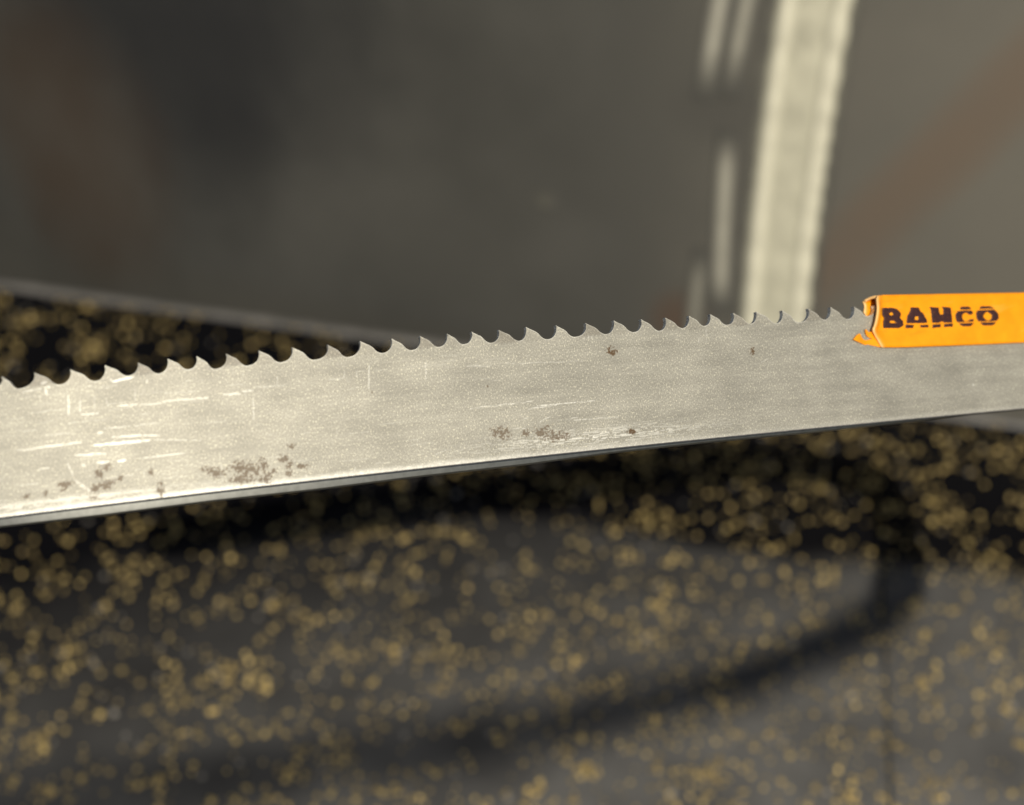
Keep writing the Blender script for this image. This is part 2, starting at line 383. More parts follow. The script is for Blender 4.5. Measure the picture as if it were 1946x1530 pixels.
 [270.93,85.16,491.52,994.5,-23.61,-102.08],
 [271.13,82.11,494.11,993.98,-26.95,-106.23],
 [271.32,79.06,496.7,993.38,-30.61,-110.73],
 [271.52,76.02,499.29,992.72,-34.43,-115.39],
 [271.71,72.98,501.88,992.02,-38.35,-120.11],
 [271.91,69.94,504.48,991.27,-42.33,-124.87],
 [272.11,66.91,507.08,990.48,-46.37,-129.65],
 [272.31,63.87,509.68,989.64,-50.44,-134.43],
 [272.5,60.84,512.28,988.76,-54.54,-139.2],
 [272.7,57.81,514.88,987.84,-58.65,-143.95],
 [272.9,54.78,517.48,986.89,-62.78,-148.68],
 [273.1,51.75,520.08,985.9,-66.91,-153.37],
 [273.3,48.72,522.68,984.88,-71.03,-158],
 [273.5,45.69,525.28,983.83,-75.12,-162.58],
 [273.7,42.66,527.88,982.76,-79.19,-167.08],
 [273.9,39.63,530.49,981.66,-83.22,-171.5],
 [274.09,36.6,533.08,980.55,-87.2,-175.83],
 [274.29,33.57,535.68,979.42,-91.13,-180.06],
 [274.48,30.54,538.28,978.29,-94.99,-184.18],
 [274.68,27.51,540.88,977.15,-98.78,-188.19],
 [274.87,24.47,543.47,976.01,-102.49,-192.07],
 [275.06,21.44,546.06,974.88,-106.12,-195.82],
 [275.25,18.4,548.66,973.76,-109.66,-199.43],
 [275.44,15.37,551.25,972.64,-113.1,-202.9],
 [275.62,12.33,553.83,971.55,-116.45,-206.23],
 [275.81,9.29,556.42,970.48,-119.69,-209.41],
 [275.99,6.25,559,969.43,-122.83,-212.43],
 [276.17,3.21,561.58,968.41,-125.85,-215.3],
 [276.35,0.16,564.16,967.41,-128.77,-218.01],
 [276.52,-2.89,566.74,966.46,-131.57,-220.56],
 [276.69,-5.94,569.31,965.54,-134.27,-222.96],
 [276.86,-8.99,571.88,964.66,-136.85,-225.19],
 [277.02,-12.04,574.45,963.81,-139.32,-227.27],
 [277.19,-15.09,577.01,963.01,-141.68,-229.2],
 [277.35,-18.15,579.57,962.25,-143.94,-230.97],
 [277.5,-21.21,582.13,961.54,-146.08,-232.6],
 [277.65,-24.27,584.69,960.87,-148.13,-234.08],
 [277.8,-27.34,587.24,960.24,-150.07,-235.41],
 [277.95,-30.4,589.8,959.65,-151.92,-236.61],
 [278.09,-33.47,592.34,959.11,-153.67,-237.68],
 [278.22,-36.54,594.89,958.6,-155.35,-238.63],
 [278.36,-39.62,597.43,958.13,-156.94,-239.47],
 [278.49,-42.69,599.97,957.7,-158.47,-240.21],
 [278.61,-45.77,602.51,957.29,-159.93,-240.87],
 [278.74,-48.85,605.05,956.9,-161.34,-241.46],
 [278.86,-51.93,607.58,956.54,-162.71,-242],
 [278.97,-55.01,610.11,956.18,-164.05,-242.52],
 [279.08,-58.09,612.64,955.82,-165.36,-243.03],
 [279.19,-61.18,615.17,955.46,-166.67,-243.55],
 [279.29,-64.26,617.7,955.09,-167.98,-244.12],
 [279.4,-67.35,620.23,954.69,-169.3,-244.74],
 [279.5,-70.44,622.76,954.27,-170.65,-245.45],
 [279.59,-73.52,625.29,953.82,-172.02,-246.25],
 [279.69,-76.61,627.82,953.33,-173.43,-247.17],
 [279.78,-79.7,630.35,952.79,-174.88,-248.21],
 [279.87,-82.79,632.88,952.21,-176.39,-249.38],
 [279.97,-85.87,635.42,951.58,-177.94,-250.67],
 [280.06,-88.96,637.95,950.9,-179.55,-252.1],
 [280.14,-92.05,640.49,950.18,-181.2,-253.64],
 [280.23,-95.13,643.03,949.41,-182.91,-255.29],
 [280.32,-98.22,645.57,948.59,-184.67,-257.04],
 [280.41,-101.3,648.11,947.74,-186.47,-258.88],
 [280.5,-104.38,650.65,946.86,-188.3,-260.78],
 [280.58,-107.47,653.2,945.94,-190.17,-262.74],
 [280.67,-110.55,655.74,945,-192.07,-264.74],
 [280.76,-113.63,658.29,944.03,-193.99,-266.77],
 [280.85,-116.71,660.83,943.05,-195.93,-268.82],
 [280.93,-119.79,663.38,942.05,-197.88,-270.88],
 [281.02,-122.87,665.93,941.05,-199.83,-272.94],
 [281.1,-125.94,668.48,940.03,-201.8,-275],
 [281.19,-129.02,671.03,939.01,-203.76,-277.04],
 [281.27,-132.1,673.58,937.98,-205.72,-279.07],
 [281.35,-135.18,676.12,936.94,-207.67,-281.08],
 [281.43,-138.26,678.67,935.91,-209.62,-283.08],
 [281.52,-141.33,681.22,934.87,-211.57,-285.05],
 [281.6,-144.41,683.77,933.84,-213.5,-286.99],
 [281.68,-147.49,686.32,932.8,-215.42,-288.92],
 [281.75,-150.56,688.87,931.77,-217.34,-290.81],
 [281.83,-153.64,691.42,930.74,-219.24,-292.68],
 [281.91,-156.72,693.97,929.71,-221.13,-294.52],
 [281.98,-159.79,696.52,928.69,-223,-296.33],
 [282.06,-162.87,699.07,927.67,-224.86,-298.12],
 [282.13,-165.95,701.62,926.65,-226.71,-299.87],
 [282.2,-169.03,704.16,925.64,-228.54,-301.59],
 [282.27,-172.1,706.71,924.64,-230.35,-303.28],
 [282.34,-175.18,709.26,923.65,-232.14,-304.93],
 [282.41,-178.26,711.81,922.66,-233.92,-306.56],
 [282.47,-181.33,714.36,921.68,-235.68,-308.15],
 [282.54,-184.41,716.9,920.71,-237.42,-309.71],
 [282.6,-187.49,719.45,919.75,-239.15,-311.23],
 [282.66,-190.57,722,918.8,-240.85,-312.72],
 [282.72,-193.65,724.54,917.87,-242.53,-314.17],
 [282.77,-196.72,727.09,916.94,-244.19,-315.58],
 [282.83,-199.8,729.63,916.02,-245.84,-316.97],
 [282.88,-202.88,732.18,915.12,-247.46,-318.31],
 [282.93,-205.96,734.72,914.23,-249.06,-319.62],
 [282.98,-209.04,737.26,913.35,-250.64,-320.89],
 [283.03,-212.12,739.81,912.49,-252.19,-322.13],
 [283.08,-215.2,742.35,911.64,-253.73,-323.33],
 [283.12,-218.28,744.89,910.8,-255.24,-324.49],
 [283.16,-221.36,747.43,909.98,-256.73,-325.62],
 [283.2,-224.45,749.97,909.17,-258.2,-326.71],
 [283.24,-227.53,752.51,908.38,-259.65,-327.76],
 [283.27,-230.61,755.05,907.6,-261.08,-328.77],
 [283.3,-233.69,757.59,906.84,-262.48,-329.75],
 [283.33,-236.78,760.13,906.1,-263.86,-330.7],
 [283.36,-239.86,762.66,905.37,-265.22,-331.6],
 [283.38,-242.95,765.2,904.66,-266.56,-332.47],
 [283.4,-246.03,767.73,903.96,-267.88,-333.31],
 [283.42,-249.12,770.27,903.28,-269.18,-334.11],
 [283.44,-252.2,772.8,902.62,-270.45,-334.87],
 [283.45,-255.29,775.34,901.97,-271.7,-335.6],
 [283.46,-258.38,777.87,901.34,-272.94,-336.29],
 [283.47,-261.47,780.4,900.73,-274.15,-336.95],
 [283.47,-264.56,782.93,900.13,-275.34,-337.57],
 [283.48,-267.65,785.46,899.55,-276.52,-338.16],
 [283.48,-270.74,787.99,898.98,-277.67,-338.71],
 [283.47,-273.83,790.51,898.44,-278.8,-339.24],
 [283.47,-276.92,793.04,897.91,-279.92,-339.73],
 [283.46,-280.01,795.56,897.39,-281.01,-340.18],
 [283.44,-283.1,798.09,896.89,-282.09,-340.6],
 [283.43,-286.2,800.61,896.41,-283.15,-341],
 [283.41,-289.29,803.13,895.94,-284.19,-341.36],
 [283.39,-292.39,805.66,895.49,-285.21,-341.68],
 [283.36,-295.48,808.18,895.06,-286.22,-341.98],
 [283.33,-298.58,810.7,894.64,-287.21,-342.25],
 [283.3,-301.67,813.21,894.23,-288.18,-342.49],
 [283.26,-304.77,815.73,893.84,-289.14,-342.7],
 [283.22,-307.87,818.25,893.47,-290.08,-342.88],
 [283.18,-310.97,820.76,893.11,-291.01,-343.03],
 [283.14,-314.07,823.27,892.77,-291.92,-343.15],
 [283.09,-317.17,825.79,892.43,-292.82,-343.24],
 [283.03,-320.27,828.3,892.12,-293.7,-343.31],
 [282.98,-323.38,830.81,891.82,-294.57,-343.35],
 [282.91,-326.48,833.32,891.53,-295.43,-343.37],
 [282.85,-329.58,835.82,891.25,-296.28,-343.36],
 [282.78,-332.69,838.33,890.99,-297.11,-343.32],
 [282.71,-335.79,840.83,890.74,-297.93,-343.25],
 [282.63,-338.9,843.34,890.5,-298.74,-343.17],
 [282.55,-342.01,845.84,890.28,-299.54,-343.05],
 [282.47,-345.12,848.34,890.07,-300.32,-342.91],
 [282.38,-348.23,850.84,889.87,-301.1,-342.75],
 [282.29,-351.34,853.34,889.68,-301.86,-342.56],
 [282.2,-354.45,855.84,889.51,-302.62,-342.35],
 [282.1,-357.56,858.33,889.34,-303.36,-342.11],
 [281.99,-360.67,860.82,889.2,-304.1,-341.84],
 [281.88,-363.79,863.32,889.06,-304.82,-341.55],
 [281.77,-366.9,865.81,888.94,-305.54,-341.23],
 [281.65,-370.02,868.3,888.82,-306.25,-340.89],
 [281.53,-373.13,870.78,888.72,-306.94,-340.52],
 [281.4,-376.25,873.27,888.63,-307.64,-340.13],
 [281.27,-379.37,875.75,888.56,-308.32,-339.72],
 [281.14,-382.49,878.24,888.49,-309,-339.28],
 [281,-385.61,880.72,888.42,-309.67,-338.83],
 [280.85,-388.73,883.2,888.37,-310.34,-338.36],
 [280.71,-391.85,885.67,888.32,-311.01,-337.88],
 [280.55,-394.98,888.15,888.27,-311.67,-337.39],
 [280.39,-398.1,890.62,888.23,-312.33,-336.9],
 [280.23,-401.23,893.1,888.18,-312.99,-336.41],
 [280.06,-404.35,895.57,888.14,-313.65,-335.92],
 [279.89,-407.48,898.04,888.09,-314.31,-335.43],
 [279.72,-410.61,900.51,888.03,-314.97,-334.96],
 [279.53,-413.74,902.97,887.97,-315.63,-334.5],
 [279.35,-416.87,905.44,887.9,-316.29,-334.05],
 [279.16,-420,907.91,887.83,-316.95,-333.62],
 [278.97,-423.13,910.37,887.75,-317.62,-333.21],
 [278.77,-426.26,912.83,887.66,-318.28,-332.81],
 [278.57,-429.4,915.29,887.56,-318.95,-332.44],
 [278.36,-432.53,917.76,887.45,-319.62,-332.08],
 [278.15,-435.66,920.21,887.33,-320.29,-331.75],
 [277.93,-438.8,922.67,887.2,-320.97,-331.44],
 [277.72,-441.94,925.13,887.07,-321.64,-331.15],
 [277.5,-445.07,927.59,886.92,-322.32,-330.88],
 [277.27,-448.21,930.04,886.77,-323,-330.63],
 [277.04,-451.35,932.5,886.61,-323.67,-330.4],
 [276.81,-454.48,934.95,886.44,-324.35,-330.19],
 [276.57,-457.62,937.41,886.26,-325.03,-330],
 [276.33,-460.76,939.86,886.07,-325.71,-329.84],
 [276.09,-463.9,942.31,885.88,-326.39,-329.69],
 [275.84,-467.04,944.76,885.67,-327.07,-329.56],
 [275.59,-470.18,947.22,885.46,-327.74,-329.45],
 [275.34,-473.33,949.67,885.24,-328.42,-329.36],
 [275.09,-476.47,952.12,885.02,-329.1,-329.3],
 [274.83,-479.61,954.56,884.78,-329.78,-329.25],
 [274.57,-482.75,957.01,884.54,-330.46,-329.22],
 [274.3,-485.89,959.46,884.29,-331.14,-329.21],
 [274.04,-489.04,961.91,884.03,-331.81,-329.22],
 [273.77,-492.18,964.36,883.77,-332.49,-329.24],
 [273.49,-495.32,966.8,883.5,-333.17,-329.29],
 [273.22,-498.47,969.25,883.22,-333.84,-329.36],
 [272.94,-501.61,971.7,882.93,-334.52,-329.44],
 [272.66,-504.76,974.14,882.64,-335.19,-329.55],
 [272.38,-507.9,976.59,882.33,-335.87,-329.67],
 [272.1,-511.05,979.03,882.02,-336.54,-329.81],
 [271.81,-514.19,981.48,881.71,-337.21,-329.97],
 [271.52,-517.33,983.92,881.38,-337.89,-330.15],
 [271.23,-520.48,986.37,881.05,-338.56,-330.35],
 [270.94,-523.62,988.81,880.71,-339.23,-330.57],
 [270.64,-526.77,991.26,880.36,-339.9,-330.81],
 [270.35,-529.92,993.7,880,-340.57,-331.06],
 [270.05,-533.06,996.15,879.64,-341.24,-331.34],
 [269.75,-536.21,998.59,879.27,-341.91,-331.63],
 [269.45,-539.35,1001.04,878.89,-342.59,-331.95],
 [269.14,-542.5,1003.48,878.5,-343.26,-332.28],
 [268.84,-545.64,1005.93,878.11,-343.93,-332.63],
 [268.53,-548.79,1008.37,877.7,-344.6,-333],
 [268.22,-551.93,1010.82,877.29,-345.27,-333.4],
 [267.91,-555.07,1013.26,876.87,-345.94,-333.81],
 [267.6,-558.22,1015.71,876.44,-346.61,-334.24],
 [267.29,-561.36,1018.16,876,-347.28,-334.69],
 [266.98,-564.51,1020.6,875.55,-347.96,-335.16],
 [266.67,-567.65,1023.05,875.1,-348.63,-335.65],
 [266.35,-570.79,1025.5,874.63,-349.31,-336.16],
 [266.04,-573.94,1027.95,874.16,-349.98,-336.69],
 [265.72,-577.08,1030.4,873.67,-350.66,-337.25],
 [265.41,-580.22,1032.85,873.18,-351.34,-337.82],
 [265.09,-583.37,1035.3,872.67,-352.02,-338.41],
 [264.77,-586.51,1037.75,872.16,-352.7,-339.03],
 [264.46,-589.65,1040.2,871.63,-353.39,-339.66],
 [264.14,-592.79,1042.65,871.1,-354.08,-340.32],
 [263.82,-595.93,1045.1,870.55,-354.76,-341],
 [263.5,-599.07,1047.56,869.99,-355.46,-341.7],
 [263.18,-602.21,1050.01,869.42,-356.15,-342.43],
 [262.86,-605.35,1052.47,868.84,-356.85,-343.17],
 [262.54,-608.49,1054.92,868.25,-357.55,-343.94],
 [262.22,-611.62,1057.38,867.65,-358.26,-344.73],
 [261.9,-614.76,1059.84,867.03,-358.97,-345.55],
 [261.59,-617.9,1062.3,866.4,-359.68,-346.38],
 [261.27,-621.04,1064.76,865.76,-360.4,-347.24],
 [260.95,-624.17,1067.22,865.1,-361.12,-348.13],
 [260.63,-627.31,1069.68,864.43,-361.85,-349.04],
 [260.31,-630.44,1072.15,863.75,-362.58,-349.97],
 [260,-633.57,1074.61,863.05,-363.32,-350.93],
 [259.68,-636.71,1077.08,862.33,-364.06,-351.91],
 [259.37,-639.84,1079.55,861.6,-364.81,-352.92],
 [259.05,-642.97,1082.02,860.86,-365.57,-353.95],
 [258.74,-646.1,1084.49,860.1,-366.33,-355.01],
 [258.43,-649.23,1086.96,859.32,-367.1,-356.09],
 [258.12,-652.36,1089.43,858.53,-367.88,-357.21],
 [257.81,-655.48,1091.91,857.71,-368.67,-358.34],
 [257.5,-658.61,1094.38,856.88,-369.46,-359.51],
 [257.19,-661.73,1096.86,856.04,-370.27,-360.7],
 [256.88,-664.86,1099.34,855.17,-371.08,-361.91],
 [256.58,-667.98,1101.82,854.29,-371.91,-363.16],
 [256.27,-671.1,1104.31,853.38,-372.74,-364.42],
 [255.97,-674.23,1106.79,852.46,-373.59,-365.71],
 [255.67,-677.35,1109.28,851.52,-374.44,-367.02],
 [255.37,-680.47,1111.77,850.56,-375.32,-368.35],
 [255.07,-683.58,1114.25,849.59,-376.2,-369.7],
 [254.78,-686.7,1116.75,848.6,-377.09,-371.06],
 [254.48,-689.82,1119.24,847.59,-378.01,-372.43],
 [254.19,-692.93,1121.73,846.57,-378.93,-373.81],
 [253.9,-696.04,1124.23,845.54,-379.87,-375.18],
 [253.61,-699.16,1126.72,844.5,-380.82,-376.56],
 [253.32,-702.27,1129.22,843.45,-381.78,-377.93],
 [253.03,-705.38,1131.72,842.4,-382.76,-379.29],
 [252.75,-708.49,1134.22,841.34,-383.74,-380.64],
 [252.46,-711.59,1136.72,840.28,-384.73,-381.97],
 [252.17,-714.7,1139.23,839.23,-385.73,-383.29],
 [251.89,-717.81,1141.73,838.17,-386.73,-384.58],
 [251.61,-720.91,1144.23,837.12,-387.73,-385.86],
 [251.32,-724.01,1146.74,836.08,-388.74,-387.11],
 [251.04,-727.12,1149.25,835.04,-389.74,-388.34],
 [250.76,-730.22,1151.75,834.01,-390.74,-389.55],
 [250.48,-733.32,1154.26,832.99,-391.73,-390.74],
 [250.2,-736.42,1156.77,831.98,-392.71,-391.91],
 [249.91,-739.52,1159.28,830.97,-393.69,-393.05],
 [249.63,-742.62,1161.79,829.98,-394.66,-394.18],
 [249.35,-745.72,1164.3,829,-395.62,-395.28],
 [249.07,-748.82,1166.81,828.02,-396.57,-396.37],
 [248.79,-751.92,1169.32,827.06,-397.51,-397.43],
 [248.51,-755.02,1171.83,826.11,-398.44,-398.48],
 [248.22,-758.11,1174.35,825.17,-399.37,-399.5],
 [247.94,-761.21,1176.86,824.24,-400.27,-400.51],
 [247.66,-764.3,1179.38,823.32,-401.17,-401.5],
 [247.38,-767.4,1181.89,822.41,-402.06,-402.47],
 [247.1,-770.49,1184.41,821.52,-402.94,-403.42],
 [246.81,-773.59,1186.92,820.64,-403.8,-404.35],
 [246.53,-776.68,1189.44,819.77,-404.66,-405.26],
 [246.25,-779.78,1191.96,818.91,-405.5,-406.15],
 [245.96,-782.87,1194.47,818.06,-406.33,-407.02],
 [245.68,-785.96,1196.99,817.23,-407.15,-407.87],
 [245.4,-789.05,1199.51,816.41,-407.96,-408.7],
 [245.11,-792.14,1202.03,815.61,-408.76,-409.51],
 [244.83,-795.24,1204.55,814.81,-409.55,-410.31],
 [244.54,-798.33,1207.07,814.04,-410.32,-411.08],
 [244.25,-801.42,1209.58,813.27,-411.08,-411.83],
 [243.97,-804.51,1212.1,812.52,-411.83,-412.56],
 [243.68,-807.6,1214.62,811.79,-412.56,-413.27],
 [243.39,-810.69,1217.15,811.07,-413.29,-413.96],
 [243.11,-813.78,1219.67,810.36,-414,-414.63],
 [242.82,-816.87,1222.19,809.67,-414.7,-415.28],
 [242.53,-819.95,1224.71,808.99,-415.39,-415.91],
 [242.24,-823.04,1227.23,808.33,-416.06,-416.52],
 [241.95,-826.13,1229.75,807.69,-416.73,-417.11],
 [241.66,-829.22,1232.27,807.06,-417.38,-417.68],
 [241.36,-832.31,1234.79,806.44,-418.01,-418.23],
 [241.07,-835.39,1237.32,805.84,-418.64,-418.76],
 [240.78,-838.48,1239.84,805.26,-419.25,-419.27],
 [240.48,-841.57,1242.36,804.69,-419.85,-419.76],
 [240.19,-844.66,1244.88,804.14,-420.44,-420.22],
 [239.89,-847.74,1247.4,803.61,-421.01,-420.67],
 [239.59,-850.83,1249.93,803.09,-421.57,-421.1],
 [239.29,-853.92,1252.45,802.59,-422.12,-421.51],
 [238.99,-857,1254.97,802.1,-422.66,-421.89],
 [238.69,-860.09,1257.49,801.63,-423.18,-422.26],
 [238.39,-863.18,1260.01,801.18,-423.69,-422.61],
 [238.09,-866.26,1262.54,800.74,-424.19,-422.93],
 [237.79,-869.35,1265.06,800.32,-424.68,-423.24],
 [237.48,-872.43,1267.58,799.92,-425.15,-423.52],
 [237.18,-875.52,1270.1,799.53,-425.61,-423.79],
 [236.87,-878.61,1272.62,799.17,-426.06,-424.04],
 [236.56,-881.69,1275.14,798.81,-426.5,-424.26],
 [236.25,-884.78,1277.67,798.48,-426.92,-424.47],
 [235.94,-887.86,1280.19,798.16,-427.33,-424.65],
 [235.63,-890.95,1282.71,797.85,-427.73,-424.82],
 [235.32,-894.04,1285.23,797.57,-428.12,-424.97],
 [235,-897.12,1287.75,797.3,-428.49,-425.1],
 [234.69,-900.21,1290.27,797.05,-428.85,-425.2],
 [234.37,-903.3,1292.79,796.81,-429.2,-425.29],
 [234.05,-906.38,1295.31,796.59,-429.54,-425.36],
 [233.73,-909.47,1297.83,796.39,-429.87,-425.41],
 [233.41,-912.56,1300.34,796.21,-430.18,-425.44],
 [233.09,-915.64,1302.86,796.04,-430.48,-425.45],
 [232.76,-918.73,1305.38,795.88,-430.77,-425.45],
 [232.44,-921.82,1307.9,795.75,-431.05,-425.42],
 [232.11,-924.9,1310.41,795.63,-431.32,-425.37],
 [231.78,-927.99,1312.93,795.52,-431.58,-425.31],
 [231.45,-931.08,1315.45,795.43,-431.82,-425.23],
 [231.12,-934.17,1317.96,795.36,-432.05,-425.12],
 [230.78,-937.26,1320.48,795.31,-432.27,-425],
 [230.45,-940.34,1322.99,795.26,-432.48,-424.87],
 [230.11,-943.43,1325.51,795.24,-432.68,-424.71],
 [229.77,-946.52,1328.02,795.23,-432.87,-424.53],
 [229.43,-949.61,1330.53,795.24,-433.05,-424.34],
 [229.09,-952.7,1333.05,795.26,-433.22,-424.13],
 [228.75,-955.79,1335.56,795.3,-433.37,-423.9],
 [228.4,-958.88,1338.07,795.35,-433.52,-423.66],
 [228.05,-961.97,1340.58,795.41,-433.66,-423.39],
 [227.7,-965.06,1343.09,795.49,-433.78,-423.11],
 [227.35,-968.15,1345.6,795.59,-433.9,-422.82],
 [227,-971.24,1348.11,795.69,-434,-422.51],
 [226.64,-974.33,1350.61,795.81,-434.1,-422.18],
 [226.29,-977.42,1353.12,795.94,-434.19,-421.85],
 [225.93,-980.51,1355.63,796.09,-434.26,-421.5],
 [225.57,-983.61,1358.13,796.24,-434.33,-421.14],
 [225.2,-986.7,1360.64,796.4,-434.39,-420.78],
 [224.84,-989.79,1363.14,796.56,-434.45,-420.41],
 [224.47,-992.89,1365.65,796.73,-434.49,-420.04],
 [224.11,-995.98,1368.15,796.9,-434.53,-419.68],
 [223.74,-999.07,1370.65,797.08,-434.56,-419.32],
 [223.37,-1002.17,1373.16,797.25,-434.58,-418.97],
 [222.99,-1005.26,1375.66,797.42,-434.59,-418.63],
 [222.62,-1008.36,1378.16,797.58,-434.6,-418.31],
 [222.24,-1011.45,1380.66,797.74,-434.6,-418.01],
 [221.87,-1014.55,1383.16,797.89,-434.61,-417.73],
 [221.49,-1017.64,1385.67,798.02,-434.6,-417.46],
 [221.11,-1020.74,1388.17,798.15,-434.6,-417.22],
 [220.74,-1023.84,1390.67,798.27,-434.6,-417],
 [220.36,-1026.93,1393.17,798.37,-434.6,-416.8],
 [219.98,-1030.03,1395.67,798.46,-434.61,-416.62],
 [219.6,-1033.12,1398.17,798.54,-434.62,-416.45],
 [219.22,-1036.22,1400.68,798.61,-434.64,-416.31],
 [218.83,-1039.32,1403.18,798.67,-434.66,-416.17],
 [218.45,-1042.41,1405.68,798.71,-434.7,-416.05],
 [218.07,-1045.51,1408.18,798.74,-434.74,-415.94],
 [217.69,-1048.6,1410.68,798.77,-434.8,-415.84],
 [217.3,-1051.7,1413.18,798.78,-434.86,-415.75],
 [216.92,-1054.8,1415.68,798.78,-434.94,-415.67],
 [216.54,-1057.89,1418.18,798.77,-435.03,-415.59],
 [216.15,-1060.99,1420.69,798.75,-435.13,-415.52],
 [215.77,-1064.08,1423.19,798.72,-435.24,-415.46],
 [215.38,-1067.18,1425.69,798.69,-435.36,-415.41],
 [214.99,-1070.27,1428.19,798.64,-435.5,-415.35],
 [214.61,-1073.37,1430.69,798.58,-435.64,-415.31],
 [214.22,-1076.46,1433.19,798.52,-435.8,-415.27],
 [213.83,-1079.56,1435.69,798.44,-435.97,-415.23],
 [213.44,-1082.65,1438.19,798.36,-436.15,-415.21],
 [213.05,-1085.75,1440.69,798.27,-436.34,-415.18],
 [212.66,-1088.84,1443.19,798.17,-436.54,-415.16],
 [212.27,-1091.94,1445.69,798.06,-436.75,-415.15],
 [211.87,-1095.03,1448.2,797.94,-436.98,-415.14],
 [211.48,-1098.12,1450.7,797.81,-437.21,-415.14],
 [211.08,-1101.22,1453.2,797.68,-437.46,-415.14],
 [210.69,-1104.31,1455.7,797.53,-437.72,-415.14],
 [210.29,-1107.4,1458.2,797.38,-437.99,-415.16],
 [209.89,-1110.5,1460.7,797.21,-438.27,-415.17],
 [209.5,-1113.59,1463.2,797.04,-438.56,-415.19],
 [209.1,-1116.68,1465.7,796.86,-438.86,-415.22],
 [208.69,-1119.77,1468.2,796.68,-439.18,-415.25],
 [208.29,-1122.87,1470.7,796.48,-439.5,-415.28],
 [207.89,-1125.96,1473.2,796.27,-439.84,-415.32],
 [207.49,-1129.05,1475.7,796.06,-440.18,-415.37],
 [207.08,-1132.14,1478.2,795.84,-440.54,-415.42],
 [206.67,-1135.23,1480.7,795.61,-440.9,-415.47],
 [206.26,-1138.32,1483.2,795.37,-441.28,-415.53],
 [205.86,-1141.41,1485.7,795.12,-441.67,-415.59],
 [205.44,-1144.5,1488.2,794.87,-442.06,-415.65],
 [205.03,-1147.59,1490.7,794.6,-442.47,-415.72],
 [204.62,-1150.68,1493.2,794.33,-442.89,-415.8],
 [204.2,-1153.77,1495.7,794.05,-443.32,-415.87],
 [203.79,-1156.86,1498.2,793.76,-443.76,-415.95],
 [203.37,-1159.95,1500.7,793.47,-444.2,-416.04],
 [202.95,-1163.04,1503.2,793.17,-444.66,-416.13],
 [202.53,-1166.13,1505.7,792.85,-445.13,-416.22],
 [202.11,-1169.22,1508.2,792.54,-445.61,-416.32],
 [201.68,-1172.3,1510.69,792.21,-446.1,-416.42],
 [201.26,-1175.39,1513.19,791.88,-446.59,-416.52],
 [200.83,-1178.48,1515.69,791.53,-447.1,-416.62],
 [200.4,-1181.57,1518.19,791.18,-447.62,-416.73],
 [199.97,-1184.65,1520.69,790.83,-448.14,-416.85],
 [199.54,-1187.74,1523.19,790.46,-448.68,-416.96],
 [199.1,-1190.83,1525.69,790.09,-449.22,-417.08],
 [198.67,-1193.91,1528.19,789.71,-449.77,-417.2],
 [198.23,-1197,1530.69,789.33,-450.34,-417.33],
 [197.79,-1200.08,1533.19,788.93,-450.91,-417.45],
 [197.35,-1203.17,1535.69,788.53,-451.49,-417.58],
 [196.91,-1206.25,1538.19,788.13,-452.08,-417.71],
 [196.46,-1209.33,1540.69,787.71,-452.68,-417.85],
 [196.01,-1212.42,1543.19,787.29,-453.28,-417.98],
 [195.56,-1215.5,1545.68,786.86,-453.9,-418.12],
 [195.11,-1218.58,1548.18,786.43,-454.52,-418.26],
 [194.66,-1221.66,1550.68,785.98,-455.15,-418.41],
 [194.2,-1224.75,1553.18,785.54,-455.79,-418.55],
 [193.74,-1227.83,1555.68,785.08,-456.44,-418.7],
 [193.28,-1230.91,1558.18,784.62,-457.1,-418.85],
 [192.82,-1233.99,1560.68,784.15,-457.77,-419],
 [192.36,-1237.07,1563.18,783.67,-458.44,-419.15],
 [191.89,-1240.15,1565.68,783.19,-459.12,-419.3],
 [191.42,-1243.23,1568.18,782.71,-459.81,-419.46],
 [190.95,-1246.31,1570.67,782.21,-460.51,-419.62],
 [190.48,-1249.39,1573.17,781.71,-461.21,-419.77],
 [190,-1252.47,1575.67,781.21,-461.92,-419.93],
 [189.53,-1255.54,1578.17,780.69,-462.64,-420.09],
 [189.05,-1258.62,1580.67,780.18,-463.37,-420.25],
 [188.56,-1261.7,1583.17,779.65,-464.11,-420.42],
 [188.08,-1264.77,1585.67,779.12,-464.85,-420.58],
 [187.59,-1267.85,1588.16,778.59,-465.6,-420.74],
 [187.1,-1270.92,1590.66,778.04,-466.35,-420.9],
 [186.61,-1274,1593.16,777.5,-467.12,-421.07],
 [186.11,-1277.07,1595.66,776.94,-467.89,-421.23],
 [185.61,-1280.15,1598.16,776.38,-468.67,-421.4],
 [185.11,-1283.22,1600.66,775.82,-469.46,-421.56],
 [184.61,-1286.29,1603.15,775.25,-470.26,-421.72],
 [184.1,-1289.37,1605.65,774.67,-471.07,-421.88],
 [183.59,-1292.44,1608.15,774.09,-471.89,-422.03],
 [183.08,-1295.51,1610.65,773.5,-472.72,-422.18],
 [182.57,-1298.58,1613.15,772.9,-473.57,-422.33],
 [182.05,-1301.65,1615.64,772.29,-474.43,-422.46],
 [181.53,-1304.72,1618.14,771.68,-475.31,-422.59],
 [181,-1307.79,1620.64,771.07,-476.21,-422.71],
 [180.48,-1310.85,1623.13,770.44,-477.12,-422.81],
 [179.94,-1313.92,1625.63,769.82,-478.06,-422.9],
 [179.41,-1316.99,1628.13,769.18,-479.01,-422.97],
 [178.87,-1320.05,1630.62,768.55,-479.99,-423.02],
 [178.33,-1323.12,1633.12,767.91,-480.98,-423.06],
 [177.78,-1326.18,1635.61,767.26,-481.98,-423.09],
 [177.23,-1329.24,1638.1,766.62,-482.99,-423.09],
 [176.67,-1332.31,1640.6,765.98,-484.01,-423.08],
 [176.11,-1335.37,1643.09,765.35,-485.04,-423.06],
 [175.55,-1338.43,1645.58,764.72,-486.06,-423.03],
 [174.98,-1341.49,1648.08,764.09,-487.08,-422.98],
